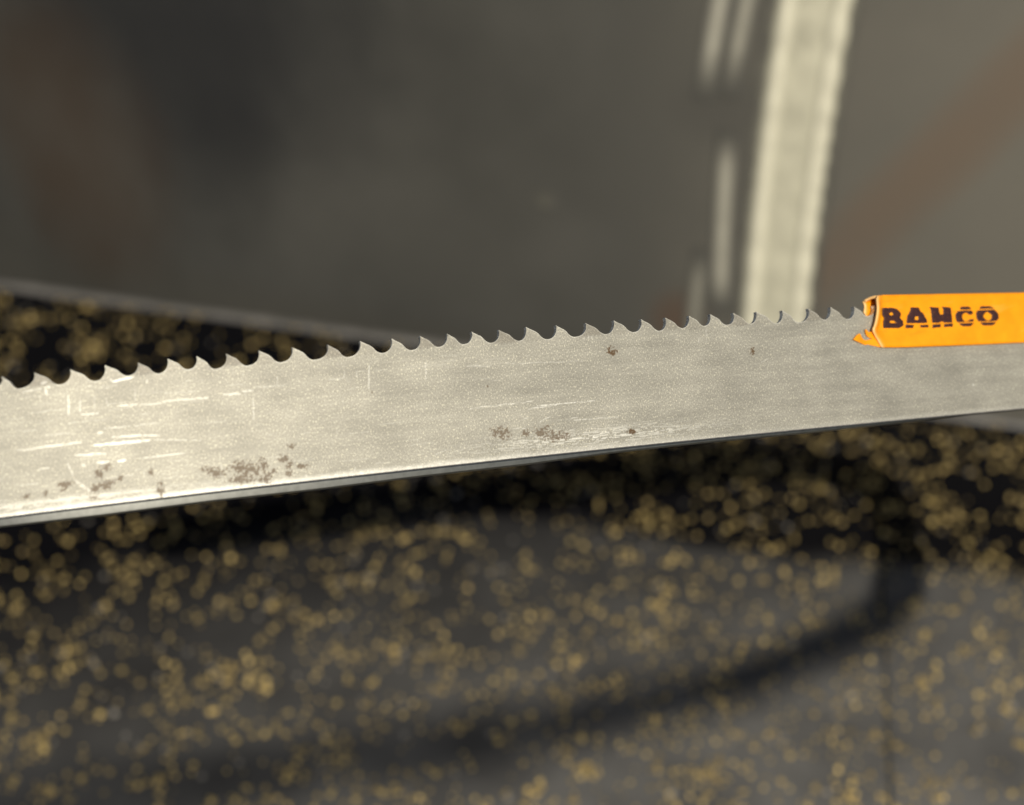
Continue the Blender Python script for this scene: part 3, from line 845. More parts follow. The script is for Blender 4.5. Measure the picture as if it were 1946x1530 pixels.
 [174.41,-1344.55,1650.57,763.48,-488.09,-422.93],
 [173.83,-1347.61,1653.06,762.87,-489.1,-422.87],
 [173.24,-1350.67,1655.55,762.27,-490.08,-422.8],
 [172.66,-1353.73,1658.04,761.68,-491.05,-422.74],
 [172.06,-1356.79,1660.53,761.1,-492.01,-422.67],
 [171.46,-1359.85,1663.02,760.54,-492.94,-422.6],
 [170.86,-1362.91,1665.5,759.99,-493.86,-422.53],
 [170.26,-1365.96,1667.99,759.45,-494.75,-422.46],
 [169.65,-1369.02,1670.48,758.92,-495.62,-422.39],
 [169.03,-1372.08,1672.97,758.4,-496.46,-422.32],
 [168.41,-1375.14,1675.45,757.89,-497.29,-422.25],
 [167.79,-1378.2,1677.94,757.4,-498.09,-422.19],
 [167.16,-1381.25,1680.43,756.92,-498.87,-422.13],
 [166.53,-1384.31,1682.91,756.45,-499.63,-422.07],
 [165.9,-1387.37,1685.4,755.99,-500.37,-422.02],
 [165.26,-1390.42,1687.89,755.55,-501.09,-421.97],
 [164.62,-1393.48,1690.37,755.11,-501.78,-421.92],
 [163.98,-1396.54,1692.86,754.69,-502.46,-421.88],
 [163.33,-1399.59,1695.34,754.28,-503.11,-421.84],
 [162.68,-1402.65,1697.83,753.88,-503.74,-421.8],
 [162.03,-1405.71,1700.31,753.48,-504.35,-421.77],
 [161.37,-1408.76,1702.8,753.1,-504.94,-421.75],
 [160.71,-1411.82,1705.28,752.73,-505.51,-421.72],
 [160.05,-1414.87,1707.77,752.38,-506.06,-421.71],
 [159.39,-1417.93,1710.25,752.03,-506.59,-421.69],
 [158.72,-1420.98,1712.73,751.69,-507.1,-421.69],
 [158.05,-1424.04,1715.22,751.36,-507.58,-421.68],
 [157.38,-1427.09,1717.7,751.04,-508.05,-421.68],
 [156.71,-1430.15,1720.19,750.73,-508.5,-421.69],
 [156.03,-1433.2,1722.67,750.43,-508.93,-421.7],
 [155.36,-1436.26,1725.15,750.15,-509.34,-421.72],
 [154.68,-1439.31,1727.64,749.87,-509.73,-421.75],
 [154,-1442.37,1730.12,749.6,-510.11,-421.78],
 [153.31,-1445.42,1732.61,749.34,-510.46,-421.81],
 [152.63,-1448.48,1735.09,749.09,-510.79,-421.85],
 [151.95,-1451.53,1737.58,748.85,-511.11,-421.9],
 [151.26,-1454.59,1740.06,748.62,-511.4,-421.95],
 [150.57,-1457.64,1742.54,748.39,-511.68,-422.01],
 [149.89,-1460.7,1745.03,748.18,-511.94,-422.08],
 [149.2,-1463.75,1747.51,747.98,-512.18,-422.15],
 [148.51,-1466.81,1750,747.78,-512.4,-422.22],
 [147.82,-1469.86,1752.48,747.6,-512.6,-422.31],
 [147.12,-1472.92,1754.97,747.42,-512.78,-422.4],
 [146.43,-1475.97,1757.45,747.25,-512.95,-422.49],
 [145.74,-1479.03,1759.94,747.09,-513.09,-422.6],
 [145.05,-1482.08,1762.43,746.94,-513.22,-422.71],
 [144.36,-1485.14,1764.91,746.8,-513.33,-422.82],
 [143.66,-1488.2,1767.4,746.67,-513.42,-422.94],
 [142.97,-1491.25,1769.88,746.55,-513.49,-423.07],
 [142.28,-1494.31,1772.37,746.43,-513.55,-423.21],
 [141.59,-1497.36,1774.86,746.33,-513.58,-423.35],
 [140.89,-1500.42,1777.35,746.23,-513.6,-423.5],
 [140.2,-1503.48,1779.83,746.14,-513.6,-423.66],
 [139.51,-1506.53,1782.32,746.06,-513.58,-423.82],
 [138.82,-1509.59,1784.81,745.99,-513.55,-423.99],
 [138.13,-1512.65,1787.3,745.93,-513.49,-424.16],
 [137.44,-1515.7,1789.79,745.87,-513.42,-424.35],
 [136.76,-1518.76,1792.28,745.83,-513.33,-424.54],
 [136.07,-1521.82,1794.77,745.79,-513.22,-424.73],
 [135.38,-1524.88,1797.26,745.76,-513.09,-424.94],
 [134.7,-1527.93,1799.75,745.74,-512.95,-425.15],
 [134.02,-1530.99,1802.24,745.73,-512.79,-425.36],
 [133.34,-1534.05,1804.74,745.73,-512.61,-425.59],
 [132.66,-1537.11,1807.23,745.73,-512.41,-425.82],
 [131.98,-1540.17,1809.72,745.75,-512.19,-426.06],
 [131.3,-1543.23,1812.22,745.77,-511.95,-426.3],
 [130.63,-1546.29,1814.71,745.8,-511.7,-426.55],
 [129.96,-1549.35,1817.21,745.84,-511.43,-426.81],
 [129.29,-1552.41,1819.7,745.89,-511.14,-427.08],
 [128.62,-1555.47,1822.2,745.94,-510.83,-427.35],
 [127.96,-1558.53,1824.69,746.01,-510.5,-427.63],
 [127.3,-1561.59,1827.19,746.08,-510.15,-427.91],
 [126.64,-1564.65,1829.69,746.16,-509.79,-428.2],
 [125.98,-1567.72,1832.19,746.25,-509.41,-428.5],
 [125.33,-1570.78,1834.69,746.35,-509.01,-428.81],
 [124.67,-1573.84,1837.19,746.45,-508.59,-429.12],
 [124.03,-1576.91,1839.69,746.57,-508.15,-429.44],
 [123.38,-1579.97,1842.19,746.69,-507.7,-429.77],
 [122.74,-1583.03,1844.69,746.82,-507.22,-430.1],
 [122.1,-1586.1,1847.19,746.96,-506.73,-430.43],
 [121.47,-1589.16,1849.7,747.1,-506.23,-430.78],
 [120.83,-1592.23,1852.2,747.26,-505.7,-431.13],
 [120.21,-1595.3,1854.71,747.42,-505.17,-431.48],
 [119.58,-1598.36,1857.21,747.58,-504.62,-431.84],
 [118.96,-1601.43,1859.72,747.75,-504.06,-432.2],
 [118.35,-1604.5,1862.23,747.92,-503.49,-432.57],
 [117.73,-1607.56,1864.74,748.09,-502.92,-432.93],
 [117.12,-1610.63,1867.24,748.26,-502.34,-433.3],
 [116.52,-1613.7,1869.75,748.44,-501.77,-433.67],
 [115.92,-1616.77,1872.26,748.6,-501.2,-434.03],
 [115.32,-1619.83,1874.78,748.77,-500.65,-434.4],
 [114.73,-1622.9,1877.29,748.92,-500.1,-434.75],
 [114.14,-1625.97,1879.8,749.07,-499.57,-435.1],
 [113.56,-1629.04,1882.31,749.21,-499.06,-435.45],
 [112.97,-1632.11,1884.82,749.34,-498.57,-435.79],
 [112.4,-1635.17,1887.34,749.46,-498.1,-436.12],
 [111.82,-1638.24,1889.85,749.57,-497.65,-436.44],
 [111.25,-1641.31,1892.37,749.67,-497.23,-436.76],
 [110.68,-1644.38,1894.88,749.76,-496.82,-437.06],
 [110.12,-1647.44,1897.4,749.84,-496.44,-437.37],
 [109.56,-1650.51,1899.91,749.91,-496.07,-437.66],
 [109,-1653.58,1902.43,749.97,-495.72,-437.95],
 [108.44,-1656.64,1904.95,750.03,-495.38,-438.24],
 [107.89,-1659.71,1907.46,750.07,-495.06,-438.52],
 [107.34,-1662.78,1909.98,750.12,-494.75,-438.8],
 [106.79,-1665.84,1912.5,750.15,-494.45,-439.08],
 [106.25,-1668.91,1915.02,750.18,-494.17,-439.35],
 [105.7,-1671.98,1917.54,750.21,-493.89,-439.62],
 [105.16,-1675.04,1920.06,750.23,-493.62,-439.89],
 [104.62,-1678.11,1922.58,750.24,-493.36,-440.16],
 [104.09,-1681.17,1925.1,750.25,-493.1,-440.42],
 [103.55,-1684.24,1927.62,750.26,-492.86,-440.68],
 [103.02,-1687.3,1930.14,750.27,-492.62,-440.94],
 [102.49,-1690.37,1932.66,750.27,-492.39,-441.2],
 [101.96,-1693.44,1935.18,750.26,-492.17,-441.45],
 [101.44,-1696.5,1937.7,750.25,-491.95,-441.7],
 [100.91,-1699.57,1940.23,750.24,-491.74,-441.95],
 [100.39,-1702.63,1942.75,750.23,-491.54,-442.2],
 [99.87,-1705.7,1945.27,750.21,-491.35,-442.45],
 [99.35,-1708.76,1947.8,750.18,-491.17,-442.69],
 [98.84,-1711.83,1950.32,750.16,-490.99,-442.94],
 [98.32,-1714.89,1952.85,750.13,-490.82,-443.18],
 [97.81,-1717.95,1955.37,750.09,-490.66,-443.41],
 [97.3,-1721.02,1957.9,750.05,-490.51,-443.65],
 [96.79,-1724.08,1960.42,750.01,-490.36,-443.88],
 [96.28,-1727.15,1962.95,749.96,-490.22,-444.11],
 [95.77,-1730.21,1965.47,749.91,-490.09,-444.34],
 [95.27,-1733.28,1968,749.86,-489.97,-444.57],
 [94.77,-1736.34,1970.53,749.8,-489.85,-444.79],
 [94.26,-1739.4,1973.05,749.74,-489.74,-445.02],
 [93.76,-1742.47,1975.58,749.68,-489.64,-445.24],
 [93.26,-1745.53,1978.11,749.61,-489.55,-445.46],
 [92.77,-1748.59,1980.64,749.53,-489.46,-445.67],
 [92.27,-1751.66,1983.16,749.46,-489.39,-445.89],
 [91.78,-1754.72,1985.69,749.38,-489.32,-446.1],
 [91.28,-1757.78,1988.22,749.29,-489.25,-446.31],
 [90.79,-1760.84,1990.75,749.2,-489.2,-446.52],
 [90.3,-1763.91,1993.28,749.11,-489.15,-446.72],
 [89.81,-1766.97,1995.81,749.02,-489.11,-446.92],
 [89.32,-1770.03,1998.34,748.92,-489.08,-447.13],
 [88.83,-1773.09,2000.87,748.82,-489.06,-447.32],
 [88.34,-1776.15,2003.4,748.71,-489.04,-447.52],
 [87.85,-1779.21,2005.93,748.6,-489.03,-447.72],
 [87.37,-1782.27,2008.46,748.48,-489.03,-447.91],
 [86.88,-1785.34,2010.99,748.37,-489.04,-448.1],
 [86.4,-1788.4,2013.52,748.24,-489.05,-448.29],
 [85.92,-1791.46,2016.06,748.12,-489.07,-448.47],
 [85.43,-1794.52,2018.59,747.99,-489.1,-448.66],
 [84.95,-1797.58,2021.12,747.86,-489.14,-448.84],
 [84.47,-1800.64,2023.65,747.72,-489.18,-449.02],
 [83.99,-1803.7,2026.18,747.58,-489.23,-449.19],
 [83.51,-1806.76,2028.72,747.44,-489.29,-449.37],
 [83.03,-1809.82,2031.25,747.29,-489.36,-449.54],
 [82.55,-1812.88,2033.78,747.14,-489.43,-449.71],
 [82.07,-1815.93,2036.32,746.99,-489.51,-449.87],
 [81.59,-1818.99,2038.85,746.83,-489.6,-450.04],
 [81.11,-1822.05,2041.38,746.67,-489.7,-450.2],
 [80.64,-1825.11,2043.92,746.51,-489.8,-450.36],
 [80.16,-1828.17,2046.45,746.34,-489.91,-450.52],
 [79.68,-1831.22,2048.98,746.17,-490.03,-450.67],
 [79.2,-1834.28,2051.52,745.99,-490.15,-450.83],
 [78.72,-1837.34,2054.05,745.82,-490.29,-450.97],
 [78.25,-1840.4,2056.59,745.63,-490.43,-451.12],
 [77.77,-1843.45,2059.12,745.45,-490.57,-451.27],
 [77.29,-1846.51,2061.66,745.26,-490.73,-451.41],
 [76.82,-1849.57,2064.19,745.07,-490.89,-451.55],
 [76.34,-1852.62,2066.72,744.88,-491.06,-451.68],
 [75.86,-1855.68,2069.26,744.68,-491.23,-451.82],
 [75.38,-1858.73,2071.79,744.48,-491.42,-451.95],
 [74.91,-1861.79,2074.33,744.28,-491.61,-452.08],
 [74.43,-1864.84,2076.87,744.07,-491.8,-452.2],
 [73.95,-1867.9,2079.4,743.86,-492.01,-452.33],
 [73.47,-1870.95,2081.94,743.65,-492.22,-452.45],
 [72.99,-1874.01,2084.47,743.43,-492.43,-452.56],
 [72.51,-1877.06,2087.01,743.22,-492.66,-452.68],
 [72.03,-1880.12,2089.54,743,-492.88,-452.79],
 [71.55,-1883.17,2092.08,742.78,-493.11,-452.9],
 [71.07,-1886.22,2094.61,742.56,-493.34,-453.01],
 [70.59,-1889.28,2097.15,742.34,-493.57,-453.12],
 [70.1,-1892.33,2099.69,742.13,-493.79,-453.23],
 [69.62,-1895.38,2102.22,741.92,-493.99,-453.35],
 [69.14,-1898.44,2104.76,741.72,-494.18,-453.48],
 [68.66,-1901.49,2107.3,741.53,-494.33,-453.63],
 [68.17,-1904.54,2109.83,741.36,-494.43,-453.8],
 [67.69,-1907.6,2112.37,741.21,-494.47,-454],
 [67.2,-1910.65,2114.91,741.09,-494.43,-454.23],
 [66.72,-1913.71,2117.45,741,-494.3,-454.52],
 [66.24,-1916.77,2119.99,740.95,-494.06,-454.87],
 [65.76,-1919.83,2122.54,740.94,-493.69,-455.28],
 [65.29,-1922.89,2125.08,740.98,-493.17,-455.77],
 [64.82,-1925.96,2127.63,741.08,-492.51,-456.33],
 [64.35,-1929.02,2130.17,741.22,-491.69,-456.98],
 [63.89,-1932.09,2132.72,741.42,-490.72,-457.71],
 [63.44,-1935.16,2135.28,741.66,-489.59,-458.51],
 [62.99,-1938.23,2137.83,741.96,-488.32,-459.39],
 [62.56,-1941.31,2140.39,742.29,-486.93,-460.32],
 [62.13,-1944.38,2142.95,742.67,-485.43,-461.31],
 [61.71,-1947.46,2145.51,743.07,-483.84,-462.32],
 [61.31,-1950.54,2148.07,743.5,-482.19,-463.36],
 [60.92,-1953.62,2150.63,743.94,-480.5,-464.41],
 [60.53,-1956.7,2153.2,744.39,-478.79,-465.45],
 [60.16,-1959.78,2155.77,744.84,-477.09,-466.47],
 [59.8,-1962.86,2158.33,745.29,-475.41,-467.47],
 [59.45,-1965.94,2160.9,745.72,-473.77,-468.45],
 [59.12,-1969.02,2163.47,746.15,-472.17,-469.38],
 [58.79,-1972.1,2166.04,746.55,-470.64,-470.28],
 [58.48,-1975.17,2168.61,746.93,-469.17,-471.13],
 [58.17,-1978.25,2171.18,747.29,-467.78,-471.95],
 [57.87,-1981.33,2173.76,747.63,-466.46,-472.72],
 [57.59,-1984.4,2176.33,747.93,-465.22,-473.46],
 [57.31,-1987.47,2178.9,748.21,-464.07,-474.15],
 [57.04,-1990.55,2181.48,748.46,-462.99,-474.81],
 [56.77,-1993.62,2184.05,748.68,-462,-475.43],
 [56.51,-1996.69,2186.62,748.87,-461.09,-476.01],
 [56.26,-1999.76,2189.2,749.03,-460.26,-476.56],
 [56.02,-2002.82,2191.77,749.16,-459.52,-477.08],
 [55.78,-2005.89,2194.35,749.25,-458.85,-477.57],
 [55.55,-2008.96,2196.92,749.31,-458.27,-478.03],
 [55.32,-2012.02,2199.5,749.35,-457.78,-478.46],
 [55.09,-2015.08,2202.07,749.34,-457.36,-478.86],
 [54.87,-2018.14,2204.65,749.31,-457.03,-479.23],
 [54.65,-2021.2,2207.22,749.24,-456.77,-479.57],
 [54.44,-2024.26,2209.8,749.15,-456.6,-479.89],
 [54.23,-2027.32,2212.37,749.02,-456.51,-480.18],
 [54.01,-2030.38,2214.95,748.85,-456.5,-480.44],
 [53.8,-2033.43,2217.52,748.66,-456.57,-480.68],
 [53.59,-2036.49,2220.1,748.43,-456.72,-480.89],
 [53.39,-2039.54,2222.67,748.18,-456.95,-481.07],
 [53.18,-2042.59,2225.25,747.89,-457.26,-481.22],
 [52.97,-2045.64,2227.82,747.57,-457.64,-481.35],
 [52.76,-2048.69,2230.39,747.23,-458.11,-481.44],
 [52.55,-2051.74,2232.97,746.85,-458.65,-481.51],
 [52.33,-2054.79,2235.54,746.45,-459.27,-481.54],
 [52.12,-2057.83,2238.11,746.02,-459.96,-481.54],
 [51.9,-2060.88,2240.68,745.57,-460.74,-481.51],
 [51.67,-2063.92,2243.26,745.09,-461.58,-481.44],
 [51.45,-2066.96,2245.83,744.58,-462.51,-481.34],
 [51.22,-2070,2248.39,744.05,-463.51,-481.2],
 [50.98,-2073.04,2250.96,743.5,-464.58,-481.01],
 [50.74,-2076.08,2253.53,742.92,-465.73,-480.79],
 [50.5,-2079.12,2256.1,742.33,-466.95,-480.52],
 [50.24,-2082.16,2258.66,741.71,-468.25,-480.21],
 [49.98,-2085.19,2261.23,741.08,-469.62,-479.85],
 [49.72,-2088.22,2263.79,740.43,-471.07,-479.45],
 [49.44,-2091.26,2266.35,739.75,-472.58,-478.99],
 [49.16,-2094.29,2268.91,739.07,-474.18,-478.48],
 [48.87,-2097.32,2271.47,738.36,-475.84,-477.91],
 [48.57,-2100.35,2274.03,737.64,-477.58,-477.29],
 [48.26,-2103.38,2276.59,736.9,-479.4,-476.61],
 [47.93,-2106.4,2279.14,736.15,-481.29,-475.86],
 [47.6,-2109.43,2281.69,735.38,-483.26,-475.06],
 [47.26,-2112.45,2284.24,734.59,-485.31,-474.18],
 [46.9,-2115.47,2286.79,733.79,-487.44,-473.24],
 [46.53,-2118.49,2289.33,732.97,-489.64,-472.23],
 [46.14,-2121.51,2291.88,732.14,-491.93,-471.15],
 [45.74,-2124.52,2294.42,731.28,-494.3,-469.99],
 [45.33,-2127.54,2296.95,730.41,-496.76,-468.75],
 [44.9,-2130.55,2299.49,729.52,-499.3,-467.44],
 [44.45,-2133.56,2302.02,728.61,-501.94,-466.03],
 [43.99,-2136.57,2304.55,727.67,-504.67,-464.55],
 [43.51,-2139.57,2307.07,726.72,-507.49,-462.97],
 [43.01,-2142.58,2309.59,725.73,-510.41,-461.3],
 [42.49,-2145.58,2312.11,724.72,-513.43,-459.54],
 [41.95,-2148.57,2314.63,723.67,-516.55,-457.68],
 [41.39,-2151.57,2317.13,722.6,-519.78,-455.72],
 [40.81,-2154.56,2319.64,721.48,-523.13,-453.65],
 [40.2,-2157.54,2322.14,720.33,-526.59,-451.48],
 [39.57,-2160.53,2324.63,719.13,-530.16,-449.19],
 [38.92,-2163.5,2327.12,717.89,-533.86,-446.79],
 [38.24,-2166.48,2329.6,716.59,-537.69,-444.28],
 [37.54,-2169.45,2332.08,715.24,-541.65,-441.64],
 [36.8,-2172.41,2334.55,713.82,-545.76,-438.87],
 [36.04,-2175.37,2337.01,712.33,-550.02,-435.97],
 [35.25,-2178.32,2339.47,710.75,-554.44,-432.92],
 [34.43,-2181.27,2341.92,709.07,-559.07,-429.72],
 [33.57,-2184.2,2344.35,707.28,-563.92,-426.33],
 [32.68,-2187.13,2346.78,705.33,-569.06,-422.71],
 [31.76,-2190.05,2349.19,703.18,-574.56,-418.82],
 [30.8,-2192.95,2351.59,700.78,-580.54,-414.58],
 [29.8,-2195.83,2353.98,698.04,-587.14,-409.88],
 [28.76,-2198.69,2356.33,694.83,-594.57,-404.58],
 [27.67,-2201.51,2358.66,691.01,-603.08,-398.5],
 [26.53,-2204.3,2360.95,686.34,-612.97,-391.42],
 [25.33,-2207.03,2363.2,680.55,-624.57,-383.09],
 [24.07,-2209.69,2365.39,673.27,-638.27,-373.26],
 [22.74,-2212.28,2367.5,664.03,-654.42,-361.65],
 [21.33,-2214.76,2369.53,652.29,-673.34,-348.05],
 [19.84,-2217.12,2371.45,637.37,-695.22,-332.31],
 [18.26,-2219.36,2373.25,618.56,-720.09,-314.42],
 [16.59,-2221.44,2374.92,595.11,-747.71,-294.56],
 [14.82,-2223.36,2376.45,566.43,-777.53,-273.14],
 [12.95,-2225.12,2377.83,532.13,-808.66,-250.82],
 [10.96,-2226.71,2379.06,492.32,-839.89,-228.5],
 [8.85,-2228.15,2380.14,447.64,-869.88,-207.17],
 [6.62,-2229.43,2381.07,399.35,-897.36,-187.79],
 [4.23,-2230.57,2381.87,349.12,-921.33,-171.07],
 [1.68,-2231.57,2382.53,298.82,-941.24,-157.4],
 [-1.04,-2232.44,2383.06,250.2,-957,-146.82],
 [-3.93,-2233.18,2383.47,204.64,-968.9,-139.09],
 [-6.98,-2233.79,2383.76,163.1,-977.49,-133.81],
 [-10.18,-2234.28,2383.94,126.09,-983.4,-130.48],
 [-13.52,-2234.66,2384.02,93.76,-987.25,-128.65],
 [-16.98,-2234.93,2383.99,66.03,-989.59,-127.87],
 [-20.54,-2235.11,2383.88,42.64,-990.88,-127.81],
 [-24.18,-2235.2,2383.7,23.23,-991.48,-128.18],
 [-27.89,-2235.22,2383.45,7.45,-991.65,-128.76],
 [-31.66,-2235.19,2383.15,-5.1,-991.58,-129.42],
 [-35.49,-2235.1,2382.8,-14.75,-991.4,-130.04],
 [-39.35,-2234.98,2382.42,-21.84,-991.2,-130.57],
 [-43.24,-2234.83,2382.02,-26.66,-991.03,-130.95],
 [-47.17,-2234.66,2381.6,-29.48,-990.92,-131.19],
 [-51.12,-2234.48,2381.17,-30.57,-990.88,-131.27],
 [-55.09,-2234.3,2380.74,-30.19,-990.89,-131.21],
 [-59.08,-2234.12,2380.3,-28.6,-990.96,-131.04],
 [-63.08,-2233.95,2379.88,-26.1,-991.07,-130.78],
 [-67.1,-2233.8,2379.47,-22.99,-991.19,-130.46],
 [-71.11,-2233.66,2379.07,-19.6,-991.3,-130.13],
 [-75.13,-2233.54,2378.68,-16.26,-991.41,-129.81],
 [-79.15,-2233.43,2378.3,-13.27,-991.49,-129.54],
 [-83.16,-2233.33,2377.94,-10.92,-991.54,-129.32],
 [-87.16,-2233.25,2377.58,-9.41,-991.58,-129.18],
 [-91.14,-2233.17,2377.23,-8.89,-991.59,-129.13],
]
SEND = [[263.52,10.88]]
REAR = [(-20.31, -2.09), (-2.99, -1.84), (20.57, -2.04), (43.83, -1.81), (67.67, -1.96), (90.05, -1.64), (118.84, -1.52), (141.02, -0.88), (168.75, -0.68), (198.16, -0.8), (232.93, -0.43), (267.59, -0.06)]

STEP = 4.0
PATH = np.array(BLADE_PATH)
PB, PW = PATH[:, :3], PATH[:, 3:]

def surf(s, h, n):
    """A point s mm along the blade, h mm above its back edge, n mm in front of its middle plane."""
    s, h, n = np.broadcast_arrays(np.asarray(s, float), np.asarray(h, float), np.asarray(n, float))
    u = (s - S0) / STEP
    i = np.clip(np.floor(u).astype(int), 1, len(PB) - 3)
    t = (u - i)[..., None]
    def cr(A):
        a, b, c, d = A[i - 1], A[i], A[i + 1], A[i + 2]
        q, r = 2 * a - 5 * b + 4 * c - d, -a + 3 * b - 3 * c + d
        return (0.5 * (2 * b + (c - a) * t + q * t * t + r * t ** 3), 0.5 * ((c - a) + 2 * q * t + 3 * r * t * t))
    p, dp = cr(PB)
    w, _ = cr(PW)
    tt = dp / np.linalg.norm(dp, axis=-1, keepdims=True)
    w = w - tt * np.sum(w * tt, axis=-1, keepdims=True)
    w = w / np.linalg.norm(w, axis=-1, keepdims=True)
    nn = np.cross(tt, w)
    return (p + w * h[..., None] + nn * n[..., None]) * MM

# value noise on a lattice, for ragged stains and worn scratches
_lat = rng.random((256, 256))
def vnoise(x, y):
    xi, yi = np.floor(x).astype(int), np.floor(y).astype(int)
    fx, fy = smooth01(x - xi), smooth01(y - yi)
    g = lambda a, b: _lat[a % 256, b % 256]
    return (g(xi, yi) * (1 - fx) + g(xi + 1, yi) * fx) * (1 - fy) + (g(xi, yi + 1) * (1 - fx) + g(xi + 1, yi + 1) * fx) * fy
def fnoise(x, y):
    return 0.5 * vnoise(x, y) + 0.3 * vnoise(2.1 * x + 17, 2.1 * y + 5) + 0.2 * vnoise(4.3 * x + 71, 4.3 * y + 29)

# many fine random scratches beside the ones measured
EXTRA = []
for _ in range(330):
    s = random.uniform(-4, 215)
    h = random.choice([random.uniform(1, 26), random.uniform(1, 8), random.uniform(18, 26)])
    ln = random.uniform(1.0, 7.0)
    dense = max(0.12, 1.0 - s / 230.0)
    if random.random() > dense:
        continue
    if random.random() < 0.72:
        EXTRA.append((s, h, s + ln, h + random.uniform(-.12, .12), random.uniform(.12, .2), random.uniform(.12, .45) * dense))
    else:
        EXTRA.append((s, h, s + random.uniform(-.4, .4), h - ln * .35, random.uniform(.12, .2), random.uniform(.1, .4) * dense))

def wear_and_glints(s, h):
    """Bright and dark scratches and painted glints (scr) and rust (rust) on the front face."""
    scr = np.zeros_like(s)
    rust = np.zeros_like(s)
    for x0, y0, x1, y1, w, k in list(SCR) + EXTRA:
        m = max(w, .2) * 2.5
        sel = (s > min(x0, x1) - m) & (s < max(x0, x1) + m) & (h > min(y0, y1) - m) & (h < max(y0, y1) + m)
        if not sel.any():
            continue
        a, b = s[sel], h[sel]
        dx, dy = x1 - x0, y1 - y0
        L2 = dx * dx + dy * dy + 1e-9
        t = np.clip(((a - x0) * dx + (b - y0) * dy) / L2, 0, 1)
        wob = (vnoise(t * math.sqrt(L2) * .9 + x0 * 7, t * 0 + y0 * 3) - .5) * .22
        d = np.abs(((a - x0) * dy - (b - y0) * dx) / math.sqrt(L2) + wob) + np.where((t <= 0) | (t >= 1), 9, 0) * np.minimum(np.hypot(a - (x0 + t * dx), b - (y0 + t * dy)), 1)
        ww = max(w * .78, .16) * .5 * (0.45 + 0.75 * np.sin(np.pi * np.clip(t, .04, .96)) ** .5)
        f = np.clip(1.25 - d / ww * .8, 0, 1)
        f *= 0.25 + 0.65 * smooth01((fnoise(a * 1.9, b * 5.0) - .36) / .12)
        v = k * f
        cur = scr[sel]
        scr[sel] = np.where(np.abs(v) > np.abs(cur), v, cur)
    # the back edge, a bright grainy line that fades along the blade
    band = np.clip(1.35 - h / (0.95 + .7 * (fnoise(s * .25, h * 0) - .3)), 0, 1)
    scr = np.maximum(scr, band * (fnoise(s * 2.4, h * 4) * 1.5 + .2) * np.clip(1.15 - s / 190, .18, 1))
    band2 = np.clip(1 - np.abs(h - 2.0) / 1.4, 0, 1) * np.clip(1.0 - s / 60, 0, 1)
    scr = np.where(scr < 0, scr, np.maximum(scr, band2 * .6 * (fnoise(s * .8, h * 4) > .47)))
    band3 = np.clip(1 - np.abs(h - 3.2) / 3.0, 0, 1) * np.exp(-((s - 135) / 26) ** 2)  # white glints painted along the lower face
    scr = np.where(scr < 0, scr, np.maximum(scr, band3 * .7 * (fnoise(s * .55, h * 5) > .56)))
    for x, y, a, b, k in RUST:
        sel = (np.abs(s - x) < 2 * a + .5) & (np.abs(h - y) < 2 * b + .5)
        if not sel.any():
            continue
        p, q = s[sel], h[sel]
        r = np.hypot((p - x) / max(a, .28), (q - y) / max(b, .28))
        n = .55 * fnoise(p * 1.5 + 3, q * 1.5) + .75 * vnoise(p * 3.3 + 9, q * 3.3) - .65
        f = np.clip((.98 - r + 2.2 * n) * 3.2, 0, 1) * (0.55 + .9 * vnoise(p * 3.1, q * 3.1))
        rust[sel] = np.maximum(rust[sel], np.clip(f * 1.15, 0, 1) * min(1.0, k * 1.22))
    return scr, rust

